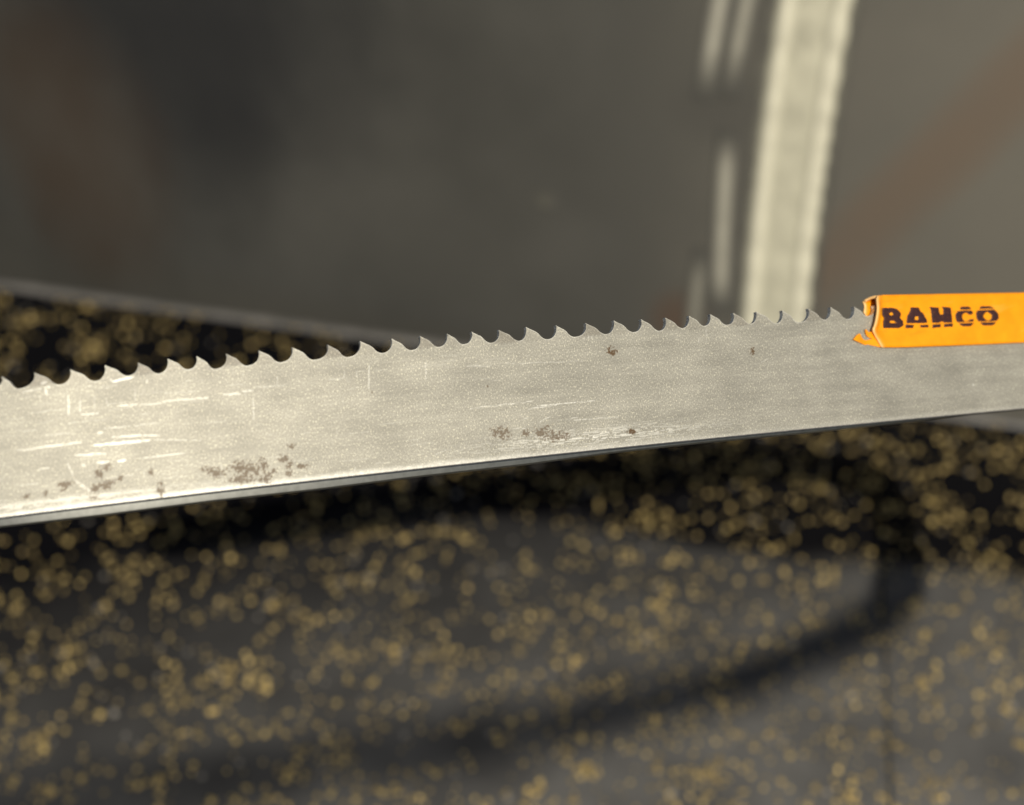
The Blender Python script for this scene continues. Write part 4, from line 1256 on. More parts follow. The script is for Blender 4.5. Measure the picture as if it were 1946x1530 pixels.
# ------------------------------------------------------------------ materials
def steel_material():
    m, n, l, b = new_mat("satin_steel")
    uv = n.new("ShaderNodeUVMap")
    def noise(scale, stretch=(1, 1, 1), detail=3.0, rough=.6):
        mp = N(n, "ShaderNodeMapping")
        mp.inputs["Scale"].default_value = stretch
        l.new(uv.outputs[0], mp.inputs[0])
        t = N(n, "ShaderNodeTexNoise", Scale=scale, Detail=detail, Roughness=rough)
        l.new(mp.outputs[0], t.inputs["Vector"])
        return t.outputs["Fac"]
    fine = noise(3.0, (1, .85, 1), 3.0, .65)
    glint = noise(2.9, (1, .7, 1), 2.0, .5)
    streak = noise(1.0, (.035, .55, 1), 3.0, .55)
    cloud = noise(.09, (1, 1.6, 1), 3.0, .5)
    grain = ramp(n, [(.30, .50), (.5, .66), (.68, .83)])
    l.new(fine, grain.inputs[0])
    base = mixc(n, l, 1.0, grain.outputs[0], (STEEL[0], STEEL[1], STEEL[2]), 'MULTIPLY')
    gl = ramp(n, [(.585, 0.0), (.67, 1.0)])
    l.new(glint, gl.inputs[0])
    base = mixc(n, l, math_(n, l, 'MULTIPLY', gl.outputs[0], .45), base, (.92, .87, .66))
    st = ramp(n, [(.3, .9), (.5, .99), (.7, 1.06)])
    l.new(streak, st.inputs[0])
    base = mixc(n, l, 1.0, base, st.outputs[0], 'MULTIPLY')
    cl = ramp(n, [(.3, .86), (.7, 1.1)])
    l.new(cloud, cl.inputs[0])
    base = mixc(n, l, 1.0, base, cl.outputs[0], 'MULTIPLY')
    a = N(n, "ShaderNodeAttribute", attribute_name="scr")
    bright = math_(n, l, 'MAXIMUM', a.outputs["Fac"], 0.0)
    dark = math_(n, l, 'MAXIMUM', math_(n, l, 'MULTIPLY', a.outputs["Fac"], -1.0), 0.0)
    base = mixc(n, l, math_(n, l, 'MULTIPLY', bright, .75, clamp=True), base, (.97, .95, .86))
    base = mixc(n, l, math_(n, l, 'MULTIPLY', dark, 1.0, clamp=True), base, (.10, .085, .07))
    r = N(n, "ShaderNodeAttribute", attribute_name="rust")
    base = mixc(n, l, r.outputs["Fac"], base, (.095, .055, .022))
    l.new(base, b.inputs["Base Color"])
    met = math_(n, l, 'MULTIPLY_ADD', r.outputs["Fac"], -.4, .50, clamp=True)
    l.new(met, b.inputs["Metallic"])
    rr = math_(n, l, 'MULTIPLY_ADD', fine, .20, .52)
    l.new(rr, b.inputs["Roughness"])
    bump = N(n, "ShaderNodeBump", Strength=.35, Distance=.00005)
    l.new(fine, bump.inputs["Height"])
    l.new(bump.outputs[0], b.inputs["Normal"])
    return m

STEEL = (.525, .50, .42)
M_STEEL = steel_material()

def ground_edge_material():
    m, n, l, b = new_mat("ground_tooth_edge")
    t = N(n, "ShaderNodeTexNoise", Scale=2600.0, Detail=3.0)
    geo = n.new("ShaderNodeNewGeometry")
    l.new(geo.outputs["Position"], t.inputs["Vector"])
    r = ramp(n, [(.35, (.20, .205, .21)), (.7, (.80, .82, .84))])
    l.new(t.outputs["Fac"], r.inputs[0])
    l.new(r.outputs[0], b.inputs["Base Color"])
    b.inputs["Metallic"].default_value = .6
    b.inputs["Roughness"].default_value = .34
    return m
M_EDGE = ground_edge_material()

def back_edge_material():
    m, n, l, b = new_mat("rounded_back_edge")
    geo = n.new("ShaderNodeNewGeometry")
    t = N(n, "ShaderNodeTexNoise", Scale=900.0, Detail=4.0)
    l.new(geo.outputs["Position"], t.inputs["Vector"])
    r = ramp(n, [(.35, (.42, .40, .40)), (.65, (.74, .71, .72))])
    l.new(t.outputs["Fac"], r.inputs[0])
    l.new(r.outputs[0], b.inputs["Base Color"])
    b.inputs["Metallic"].default_value = .8
    b.inputs["Roughness"].default_value = .42
    return m
M_BACK = back_edge_material()

def plastic_material():
    m, n, l, b = new_mat("orange_plastic")
    geo = n.new("ShaderNodeNewGeometry")
    t = N(n, "ShaderNodeTexNoise", Scale=260.0, Detail=4.0)
    l.new(geo.outputs["Position"], t.inputs["Vector"])
    r = ramp(n, [(.3, (.83, .285, .002)), (.7, (.93, .34, .004))])
    l.new(t.outputs["Fac"], r.inputs[0])
    # faint pale scuffs and a little grime rubbed into the plastic
    mp = n.new("ShaderNodeMapping")
    mp.inputs["Scale"].default_value = (60, 60, 420)
    mp.inputs["Rotation"].default_value = (0, .12, 0)
    l.new(geo.outputs["Position"], mp.inputs[0])
    sc_ = N(n, "ShaderNodeTexNoise", Scale=1.0, Detail=5.0, Roughness=.65)
    l.new(mp.outputs[0], sc_.inputs["Vector"])
    k1 = ramp(n, [(.60, 0.0), (.74, .40)])
    l.new(sc_.outputs["Fac"], k1.inputs[0])
    k2 = ramp(n, [(.26, .5), (.40, 0.0)])
    l.new(sc_.outputs["Fac"], k2.inputs[0])
    col = mixc(n, l, k1.outputs[0], r.outputs[0], (.95, .46, .08))
    col = mixc(n, l, k2.outputs[0], col, (.55, .15, .01))
    tear = N(n, "ShaderNodeAttribute", attribute_name="tear")
    col = mixc(n, l, tear.outputs["Fac"], col, (.97, .66, .30))
    l.new(col, b.inputs["Base Color"])
    b.inputs["Roughness"].default_value = .3
    b.inputs["Specular IOR Level"].default_value = .5
    t2 = N(n, "ShaderNodeTexNoise", Scale=1500.0, Detail=3.0)
    l.new(geo.outputs["Position"], t2.inputs["Vector"])
    bu = N(n, "ShaderNodeBump", Strength=.12, Distance=.0001)
    l.new(t2.outputs["Fac"], bu.inputs["Height"])
    l.new(bu.outputs[0], b.inputs["Normal"])
    return m
M_PLASTIC = plastic_material()

def ink_material():
    m, n, l, b = new_mat("dark_ink")
    geo = n.new("ShaderNodeNewGeometry")
    t = N(n, "ShaderNodeTexNoise", Scale=1400.0, Detail=4.0, Roughness=.7)
    l.new(geo.outputs["Position"], t.inputs["Vector"])
    r = ramp(n, [(.35, (.030, .010, .012)), (.62, (.062, .018, .014)), (.78, (.20, .065, .015))])
    l.new(t.outputs["Fac"], r.inputs[0])
    l.new(r.outputs[0], b.inputs["Base Color"])
    b.inputs["Roughness"].default_value = .6
    return m
M_INK = ink_material()

def worktop_material():
    m, n, l, b = new_mat("black_worktop")
    geo = n.new("ShaderNodeNewGeometry")
    sep = n.new("ShaderNodeSeparateXYZ")
    l.new(geo.outputs["Position"], sep.inputs[0])
    X, Y = sep.outputs[0], sep.outputs[1]
    # a film of pale dust on the near part of the worktop, thinner towards the panel and to the left
    wob = N(n, "ShaderNodeTexNoise", Scale=9.0, Detail=3.0)
    l.new(geo.outputs["Position"], wob.inputs["Vector"])
    line = math_(n, l, 'MULTIPLY_ADD', X, -.19, .735)          # where the film runs out towards the panel
    d = math_(n, l, 'SUBTRACT', line, Y)
    d = math_(n, l, 'MULTIPLY_ADD', math_(n, l, 'SUBTRACT', wob.outputs["Fac"], .5), .05, d)
    edge = N(n, "ShaderNodeMapRange", interpolation_type='SMOOTHSTEP')
    l.new(d, edge.inputs[0])
    edge.inputs[1].default_value, edge.inputs[2].default_value = -.006, .022
    grad = math_(n, l, 'ADD', math_(n, l, 'MULTIPLY', d, 2.2), math_(n, l, 'MULTIPLY', X, 1.25))
    grad = math_(n, l, 'ADD', grad, .13, clamp=True)
    cloud = N(n, "ShaderNodeTexNoise", Scale=16.0, Detail=4.0)
    l.new(geo.outputs["Position"], cloud.inputs["Vector"])
    cr_ = ramp(n, [(.3, .62), (.7, 1.25)])
    l.new(cloud.outputs["Fac"], cr_.inputs[0])
    dust = math_(n, l, 'MULTIPLY', math_(n, l, 'MULTIPLY', edge.outputs[0], grad), cr_.outputs[0], clamp=True)
    dust = math_(n, l, 'MULTIPLY_ADD', cr_.outputs[0], .012, dust, clamp=True)
    base = mixc(n, l, dust, (.003, .003, .004), (.15, .145, .135))
    l.new(base, b.inputs["Base Color"])
    b.inputs["Roughness"].default_value = .25
    b.inputs["Specular IOR Level"].default_value = .008
    return m
M_TOP = worktop_material()

def flat_material(name, col, rough, metal=0.0, scale=120.0, var=.25):
    m, n, l, b = new_mat(name)
    geo = n.new("ShaderNodeNewGeometry")
    t = N(n, "ShaderNodeTexNoise", Scale=scale, Detail=4.0)
    l.new(geo.outputs["Position"], t.inputs["Vector"])
    r = ramp(n, [(.3, tuple(c * (1 - var) for c in col)), (.7, tuple(c * (1 + var) for c in col))])
    l.new(t.outputs["Fac"], r.inputs[0])
    l.new(r.outputs[0], b.inputs["Base Color"])
    b.inputs["Roughness"].default_value = rough
    b.inputs["Metallic"].default_value = metal
    return m
M_SHADED = flat_material("shaded_rear_steel", (.22, .22, .20), .40, 1.0, 700.0, .12)  # rear turn lies in shade; the darkness is put into its colour
M_TRIM = flat_material("edge_trim_grey", (.085, .08, .072), .55, 0.0, 40.0, .3)
M_FLECKS = [flat_material("fleck_gold_%s" % nm, c, r, .6, 300.0, .25) for nm, c, r in
            (("bright", (.55, .41, .155), .53), ("ochre", (.40, .295, .115), .56), ("bronze", (.30, .225, .095), .58), ("pale", (.22, .20, .17), .6))]
def soft_pale_material(name, half, soft, col, length=None, under=(.09, .087, .077), under_metal=.3):
    """reflected sunlight, and one pale mark, painted over the grey coat; it thins out towards its sides (and ends)"""
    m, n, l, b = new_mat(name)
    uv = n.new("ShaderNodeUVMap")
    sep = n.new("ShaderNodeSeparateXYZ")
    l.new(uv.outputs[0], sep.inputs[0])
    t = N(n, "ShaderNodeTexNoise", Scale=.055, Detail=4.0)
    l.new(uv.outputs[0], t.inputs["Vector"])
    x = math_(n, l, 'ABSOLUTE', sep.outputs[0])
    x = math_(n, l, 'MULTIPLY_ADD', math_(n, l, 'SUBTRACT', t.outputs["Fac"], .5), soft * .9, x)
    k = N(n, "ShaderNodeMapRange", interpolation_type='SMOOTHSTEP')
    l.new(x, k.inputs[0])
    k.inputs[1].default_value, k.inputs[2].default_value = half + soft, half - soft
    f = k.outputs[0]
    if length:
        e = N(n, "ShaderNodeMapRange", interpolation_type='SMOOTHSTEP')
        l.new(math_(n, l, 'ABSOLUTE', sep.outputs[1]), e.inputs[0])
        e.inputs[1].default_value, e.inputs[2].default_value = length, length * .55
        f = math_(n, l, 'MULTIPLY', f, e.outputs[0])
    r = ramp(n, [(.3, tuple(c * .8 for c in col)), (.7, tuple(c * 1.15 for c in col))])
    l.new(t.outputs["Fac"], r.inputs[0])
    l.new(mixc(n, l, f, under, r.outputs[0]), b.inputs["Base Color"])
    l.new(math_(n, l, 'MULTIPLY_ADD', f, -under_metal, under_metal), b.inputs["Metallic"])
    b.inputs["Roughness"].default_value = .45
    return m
M_SUN_BAND = soft_pale_material("painted_sun_band", 19.5, 11.0, (.47, .45, .345))  # sunlight thrown back by the blade, painted as a pale band
M_SUN_RIM = soft_pale_material("painted_sun_band_rim", 3.4, 3.4, (.68, .65, .51), None, (.47, .45, .345), 0.0)  # brighter borders of the painted sunlight

def panel_material():
    m, n, l, b = new_mat("weathered_sheet_metal")
    tc = n.new("ShaderNodeTexCoord")
    P = tc.outputs["Object"]
    sep = n.new("ShaderNodeSeparateXYZ")
    l.new(P, sep.inputs[0])
    t = N(n, "ShaderNodeTexNoise", Scale=7.0, Detail=5.0, Roughness=.55)
    l.new(P, t.inputs["Vector"])
    r = ramp(n, [(.3, (.066, .0645, .057)), (.7, (.094, .091, .080))])
    l.new(t.outputs["Fac"], r.inputs[0])
    base = r.outputs[0]
    t2 = N(n, "ShaderNodeTexNoise", Scale=3.2, Detail=3.0)
    mp = n.new("ShaderNodeMapping")
    mp.inputs["Rotation"].default_value = (0, .5, 0)
    mp.inputs["Scale"].default_value = (2.6, 1, .8)
    l.new(P, mp.inputs[0])
    l.new(mp.outputs[0], t2.inputs["Vector"])
    def blob(cx, cz, rx, rz, rot=0.0):
        """a soft-edged patch, with a noisy outline"""
        dx = math_(n, l, 'ADD', sep.outputs[0], -cx)
        dz = math_(n, l, 'ADD', sep.outputs[2], -cz)
        c, s = math.cos(rot), math.sin(rot)
        u = math_(n, l, 'ADD', math_(n, l, 'MULTIPLY', dx, c / rx), math_(n, l, 'MULTIPLY', dz, s / rx))
        v = math_(n, l, 'ADD', math_(n, l, 'MULTIPLY', dx, -s / rz), math_(n, l, 'MULTIPLY', dz, c / rz))
        q = math_(n, l, 'ADD', math_(n, l, 'MULTIPLY', u, u), math_(n, l, 'MULTIPLY', v, v))
        q = math_(n, l, 'ADD', q, math_(n, l, 'MULTIPLY', math_(n, l, 'SUBTRACT', t.outputs["Fac"], .5), 1.6))
        k = N(n, "ShaderNodeMapRange", interpolation_type='SMOOTHSTEP')
        l.new(q, k.inputs[0])
        k.inputs[1].default_value, k.inputs[2].default_value = 1.35, -.35
        return k.outputs[0]
    base = mixc(n, l, math_(n, l, 'MULTIPLY', blob(.14, .22, .20, .22, .5), .8), base, (.022, .0225, .025))  # dark smudge; also paints the dimmer left side of the sheet
    base = mixc(n, l, math_(n, l, 'MULTIPLY', blob(.0, .06, .12, .13), .7), base, (.075, .048, .030))
    base = mixc(n, l, math_(n, l, 'MULTIPLY', blob(.80, .20, .30, .5), .8), base, (.185, .172, .142))  # brighter right side of the sheen, painted into the colour
    base = mixc(n, l, math_(n, l, 'MULTIPLY', blob(.70, .17, .03, .22, -.62), .6), base, (.16, .105, .068))
    base = mixc(n, l, math_(n, l, 'MULTIPLY', blob(.545, .03, .025, .03), .6), base, (.11, .06, .035))
    base = mixc(n, l, math_(n, l, 'MULTIPLY', blob(.57, .20, .05, .03), .4), base, (.06, .058, .054))
    l.new(base, b.inputs["Base Color"])
    b.inputs["Metallic"].default_value = .3
    b.inputs["Roughness"].default_value = .5
    bu = N(n, "ShaderNodeBump", Strength=.2, Distance=.004)
    l.new(t2.outputs["Fac"], bu.inputs["Height"])
    l.new(bu.outputs[0], b.inputs["Normal"])
    return m
M_PANEL = panel_material()

# ------------------------------------------------------------------ worktop and the sheet-metal panel behind it
E0 = Vector((-0.4118, 1.0266, 0.0))
EDIR = Vector((0.97018, -0.24239, 0.0))                 # along the far edge of the worktop
ENRM = Vector((-0.24239, -0.97018, 0.0))                # from the panel towards the camera
def edge_y(x):
    return E0.y + (x - E0.x) * EDIR.y / EDIR.x

worktop = empty("worktop", (0, 0.6, 0))
tag(worktop, "black worktop with gold flecks and a film of pale dust", None, None, "structure")

def joint_x(y):                                          # the joint between the two slabs
    return 0.193 + (y - 0.498) * (0.228 - 0.193) / (0.690 - 0.498)

def slab(x0f, x1f):
    bm = bmesh.new()
    ring = []
    y0 = -0.7
    pts = [(x0f(y0), y0), (x1f(y0), y0)]
    def meet(xf):
        y = 0.9
        for _ in range(30):
            y = edge_y(xf(y)) - .010
        return (xf(y), y)
    pts += [meet(x1f), meet(x0f)]
    top = [bm.verts.new((p[0], p[1], 0)) for p in pts]
    bot = [bm.verts.new((p[0], p[1], -.04)) for p in pts]
    f = bm.faces.new(top)
    bm.faces.new(bot[::-1])
    for i in range(4):
        bm.faces.new((top[i], bot[i], bot[(i + 1) % 4], top[(i + 1) % 4]))
    bmesh.ops.bevel(bm, geom=[e for e in bm.edges if all(v.co.z > -.001 for v in e.verts)], offset=.0012, segments=2, affect='EDGES')
    bmesh.ops.recalc_face_normals(bm, faces=bm.faces)
    me = bpy.data.meshes.new("slab")
    bm.to_mesh(me)
    bm.free()
    me.materials.append(M_TOP)
    obj("slab", me, worktop)
slab(lambda y: -1.2, lambda y: joint_x(y) - .0004)
slab(lambda y: joint_x(y) + .0004, lambda y: 1.3)

# grey rounded trim along the far edge
def sweep_profile(name, prof, a0, a1, mat, parent, origin, zoff=0.0, steps=24):
    vs, fs = [], []
    for i in range(steps + 1):
        a = a0 + (a1 - a0) * i / steps
        for (d, z) in prof:
            p = origin + EDIR * a + ENRM * d
            vs.append((p.x, p.y, z + zoff))
    k = len(prof)
    for i in range(steps):
        for j in range(k):
            fs.append((i * k + j, (i + 1) * k + j, (i + 1) * k + (j + 1) % k, i * k + (j + 1) % k))
    fs.append(tuple(range(k))[::-1])
    fs.append(tuple(steps * k + j for j in range(k)))
    return obj(name, mesh_from(name, vs, fs, [mat], smooth=False), parent)
prof = [(.0097, -.04), (.0097, -.001)] + [(.0045 + .0052 * math.cos(t), -.001 + .0040 * math.sin(t)) for t in np.linspace(.35, math.pi - .2, 8)] + [(-.001, -.04)]
sweep_profile("edge_trim", prof, -.85, 1.75, M_TRIM, worktop, E0)

# gold flecks: small faceted crystals standing a little out of the black surface
def fleck_mesh(k, mat):
    r = random.Random(100 + k)
    n = r.choice((5, 6, 7))
    ang = sorted(r.uniform(0, 2 * math.pi) + 0 for _ in range(n))
    ang = [2 * math.pi * (i + r.uniform(-.3, .3)) / n for i in range(n)]
    lo = [(r.uniform(.75, 1.15) * math.cos(a), r.uniform(.75, 1.15) * math.sin(a), -.12) for a in ang]
    tilt = r.uniform(0, 2 * math.pi)
    hi = []
    for a in ang:
        q = r.uniform(.42, .62)
        x, y = q * math.cos(a), q * math.sin(a)
        hi.append((x, y, .55 + .55 * (x * math.cos(tilt) + y * math.sin(tilt)) + r.uniform(-.06, .06)))
    vs = lo + hi + [(0, 0, .62)]
    fs = []
    for i in range(n):
        j = (i + 1) % n
        fs += [(i, j, n + j, n + i), (n + i, n + j, 2 * n)]
    return mesh_from("fleck", vs, fs, [mat], smooth=False)
FLECK_MESHES = [fleck_mesh(k, M_FLECKS[(0, 0, 0, 0, 1, 1, 1, 1, 2, 2, 2, 3)[k]]) for k in range(12)]

spots = []
def add_spot(x, y):
    if y < edge_y(x) - .004 and y > .44:
        spots.append((x, y))
for _ in range(5300):
    x, y = random.uniform(-.52, .52), .45 + .58 * random.random() ** 1.4
    add_spot(x, y)
    if random.random() < .45:
        for _k in range(random.choice((1, 1, 2, 3))):
            a, d = random.uniform(0, 6.283), random.uniform(.004, .012)
            add_spot(x + d * math.cos(a), y + d * math.sin(a))
def in_view(x, y):
    q = Vector((x, y, 0)) - CAM_LOC
    z = q.y * math.cos(PITCH) - q.z * math.sin(PITCH)
    u, v = q.x / z, (-q.y * math.sin(PITCH) - q.z * math.cos(PITCH)) / z
    hidden = -.03 < v < .055 and u < .36
    return abs(u) < .345 and v < .27 and not hidden, z
flecks = []
for (x, y) in spots:
    r = max(.0008, min(.0024, random.lognormvariate(math.log(.00138), .34)))
    flecks.append((x, y, r, random.randrange(12), random.uniform(0, 6.283)))
def shown(f):
    ok, z = in_view(f[0], f[1])
    return (f[2] / z) if ok else 0.0
flecks.sort(key=shown, reverse=True)
for x, y, r, k, a in flecks[:300]:
    o = bpy.data.objects.new("fleck", FLECK_MESHES[k])
    o.location = (x, y - .6, .0002)
    o.rotation_euler = (0, 0, a)
    o.scale = (r, r, r)
    COL.objects.link(o)
    o.parent = worktop
vs, fs, mi = [], [], []
for x, y, r, k, a in flecks[300:]:
    me = FLECK_MESHES[k]
    b0 = len(vs)
    c, s = math.cos(a) * r, math.sin(a) * r
    for v in me.vertices:
        vs.append((x + v.co.x * c - v.co.y * s, y + v.co.x * s + v.co.y * c, .0002 + v.co.z * r))
    for p in me.polygons:
        fs.append([b0 + i for i in p.vertices])
        mi.append(M_FLECKS.index(me.materials[0]))
tag(obj("small_flecks", mesh_from("small_flecks", vs, fs, M_FLECKS, smooth=False, mat_idx=mi), worktop), kind="stuff")

# panel: local x runs along the worktop edge, z up, y into the wall
PANEL_LOC = Vector((-.40697, 1.04601, 0.0))
panel = empty("metal_panel", PANEL_LOC)
panel.rotation_euler = (0, 0, math.atan2(EDIR.y, EDIR.x))
bpy.context.view_layer.update()
tag(panel, "grey weathered sheet metal panel standing behind the black worktop", "metal panel")
def panel_part(name, me):
    o = bpy.data.objects.new(name, me)
    COL.objects.link(o)
    o.parent = panel
    return o
def box_mesh(name, x0, x1, y0, y1, z0, z1, mat, bevel=0.0):
    bm = bmesh.new()
    bmesh.ops.create_cube(bm, size=1.0)
    for v in bm.verts:
        v.co = Vector((x0 + (v.co.x + .5) * (x1 - x0), y0 + (v.co.y + .5) * (y1 - y0), z0 + (v.co.z + .5) * (z1 - z0)))
    if bevel:
        bmesh.ops.bevel(bm, geom=list(bm.edges), offset=bevel, segments=2, affect='EDGES')
    me = bpy.data.meshes.new(name)
    bm.to_mesh(me)
    bm.free()
    me.materials.append(mat)
    return me
def bow(x):
    """the sheet is bowed: it stands a little farther back towards its ends"""
    return (x - .58) ** 2 / 2.9
def bow_mesh(me):
    for v in me.vertices:
        v.co.y += bow(v.co.x)
    me.update()
def sheet_mesh():
    xs = np.linspace(-.7, 1.5, 111)
    vs, fs = [], []
    for x in xs:
        vs += [(x, bow(x), -.35), (x, bow(x), .55), (x, bow(x) + .004, .55), (x, bow(x) + .004, -.35)]
    for i in range(len(xs) - 1):
        for j in range(4):
            fs.append((i * 4 + j, i * 4 + (j + 1) % 4, i * 4 + 4 + (j + 1) % 4, i * 4 + 4 + j))
    fs += [(0, 3, 2, 1), tuple(len(vs) - 4 + k for k in range(4))]
    fs = [f[::-1] for f in fs]
    me = mesh_from("sheet", vs, fs, [M_PANEL], smooth=True)
    return me
sheet = panel_part("sheet", sheet_mesh())
sheet.modifiers.new("crisp_edges", 'EDGE_SPLIT')
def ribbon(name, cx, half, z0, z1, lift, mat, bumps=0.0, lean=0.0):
    """a thin raised band on the sheet, low at its sides, to carry painted sunlight or the pale mark"""
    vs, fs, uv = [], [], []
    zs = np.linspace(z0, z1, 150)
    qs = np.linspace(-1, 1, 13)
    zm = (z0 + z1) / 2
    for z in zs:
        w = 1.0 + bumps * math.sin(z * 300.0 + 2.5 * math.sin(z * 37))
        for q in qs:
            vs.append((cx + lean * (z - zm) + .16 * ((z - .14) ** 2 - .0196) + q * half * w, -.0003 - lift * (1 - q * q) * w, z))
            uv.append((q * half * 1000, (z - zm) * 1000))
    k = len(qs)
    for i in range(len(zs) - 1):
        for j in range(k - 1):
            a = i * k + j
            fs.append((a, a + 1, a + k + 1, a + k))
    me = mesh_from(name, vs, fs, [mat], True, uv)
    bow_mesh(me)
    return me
strip = panel_part("sun_band", ribbon("sun_band", .6145, .029, -.35, .55, .0012, M_SUN_BAND))
strip["label"] = "wide upright band of reflected sunlight painted pale, brighter along each side"
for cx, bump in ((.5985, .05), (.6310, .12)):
    o = bpy.data.objects.new("rib", ribbon("rib", cx, .0070, -.34, .54, .0035, M_SUN_RIM, bump))  # brighter border of the painted sunlight
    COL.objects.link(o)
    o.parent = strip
for cx, half, z0, z1, lean, amt in ((.5575, .0085, .205, .40, .05, .36), (.5745, .0080, .208, .40, .06, .30), (.5735, .0085, .045, .186, -.035, .33), (.5570, .0075, -.03, .095, .05, .20), (.4450, .0100, .108, .122, .0, .085)):  # streaks of reflected sun painted pale; the last is a pale mark
    m = soft_pale_material("painted_sun_and_mark", half * 540, half * 460, (amt, amt * .955, amt * .78), (z1 - z0) * 500)
    panel_part("sun_streak_and_mark", ribbon("sun_streak_and_mark", cx, half, z0, z1, .0006, m, 0.0, lean))

# ------------------------------------------------------------------ band saw blade
blade = empty("saw_blade", Vector(surf(120.0, 0.0, 0.0).tolist()))
tag(blade, "long grey steel band saw blade with hooked teeth held above the worktop", "saw blade")
HALF = 0.72
H_BASE = 24.6                                            # teeth start above this line
S_MIN, S_FINE0, S_FINE1, S_MAX = -70.0, -4.0, 290.0, (len(PB) - 4) * STEP + S0

def grid_faces(ns, nh, off=0, flip=False):
    i, j = np.meshgrid(np.arange(ns - 1), np.arange(nh - 1), indexing='ij')
    a = (off + i * nh + j).ravel()
    q = np.stack([a, a + nh, a + nh + 1, a + 1], 1)
    return q[:, ::-1] if flip else q

def band_mesh():
    V, Fq, U, A, R, MI = [], [], [], [], [], []
    off = 0
    def add(sv, hv, nv, flip=False, mat=0, worn=False):
        nonlocal off
        Sg, Hg = np.meshgrid(sv, hv, indexing='ij')
        Ng = np.broadcast_to(np.asarray(nv, float)[None, :] if np.ndim(nv) else np.full(len(hv), float(nv))[None, :], Sg.shape)
        V.append(surf(Sg, Hg, Ng).reshape(-1, 3))
        U.append(np.stack([Sg.ravel(), Hg.ravel()], 1))
        a, r = wear_and_glints(Sg.ravel(), Hg.ravel()) if worn else (np.zeros(Sg.size), np.zeros(Sg.size))
        A.append(a)
        R.append(r)
        f = grid_faces(len(sv), len(hv), off, flip)
        Fq.append(f)
        MI.append(np.full(len(f), mat))
        off += Sg.size
    fine_s = np.arange(S_FINE0, S_FINE1 + .01, .2)
    left_s = np.arange(S_MIN, S_FINE0 + .01, 2.0)
    right_s = np.arange(S_FINE1, S_MAX, 4.0)
    fine_s[-1] = right_s[0] = S_FINE1
    all_s = np.concatenate([left_s[:-1], np.arange(S_FINE0, S_FINE1, 2.0), right_s])
    fh = np.concatenate([np.linspace(.2, 8, 40)[:-1], np.linspace(8, H_BASE, 84)])
    ch = np.linspace(.2, H_BASE, 5)
    add(fine_s, fh, HALF, worn=True)
    add(left_s, ch, HALF)
    # beyond the guard the hidden tooth row is a plain strip up to the gullets
    add(right_s, np.linspace(.2, 28.5, 5), HALF)  # carries the unseen return run, bent for its shadow
    add(all_s, np.concatenate([ch]), -HALF, flip=True)
    add(right_s, np.linspace(H_BASE, 28.5, 3), -HALF, flip=True)
    # rounded back edge
    th = np.linspace(0, math.pi, 9)
    add(all_s, .2 - .2 * np.sin(th), HALF * np.cos(th), flip=True, mat=1)
    V, Fq, U = np.concatenate(V), np.concatenate(Fq), np.concatenate(U)
    return mesh_from("blade_band", V, Fq, [M_STEEL, M_BACK], True, U, np.concatenate(MI), {"scr": np.concatenate(A), "rust": np.concatenate(R)})
band = obj("blade_band", band_mesh(), blade)

# teeth: hooked profile between two gullets, set alternately to either side
FRONT = [(0, 0), (.22, .01), (.45, .06), (.65, .16), (.80, .29), (.93, .45), (1.0, .61), (1.03, .80), (1, 1)]
BACK = [(0, 0), (.12, -.11), (.24, -.215), (.40, -.33), (.535, -.46), (.62, -.61), (.70, -.77), (.78, -.87), (.86, -.945), (.93, -.985), (1, -1)]
ALL_TIPS = [tuple(t) for t in TIPS]
ALL_GUL = [tuple(g) for g in GUL]
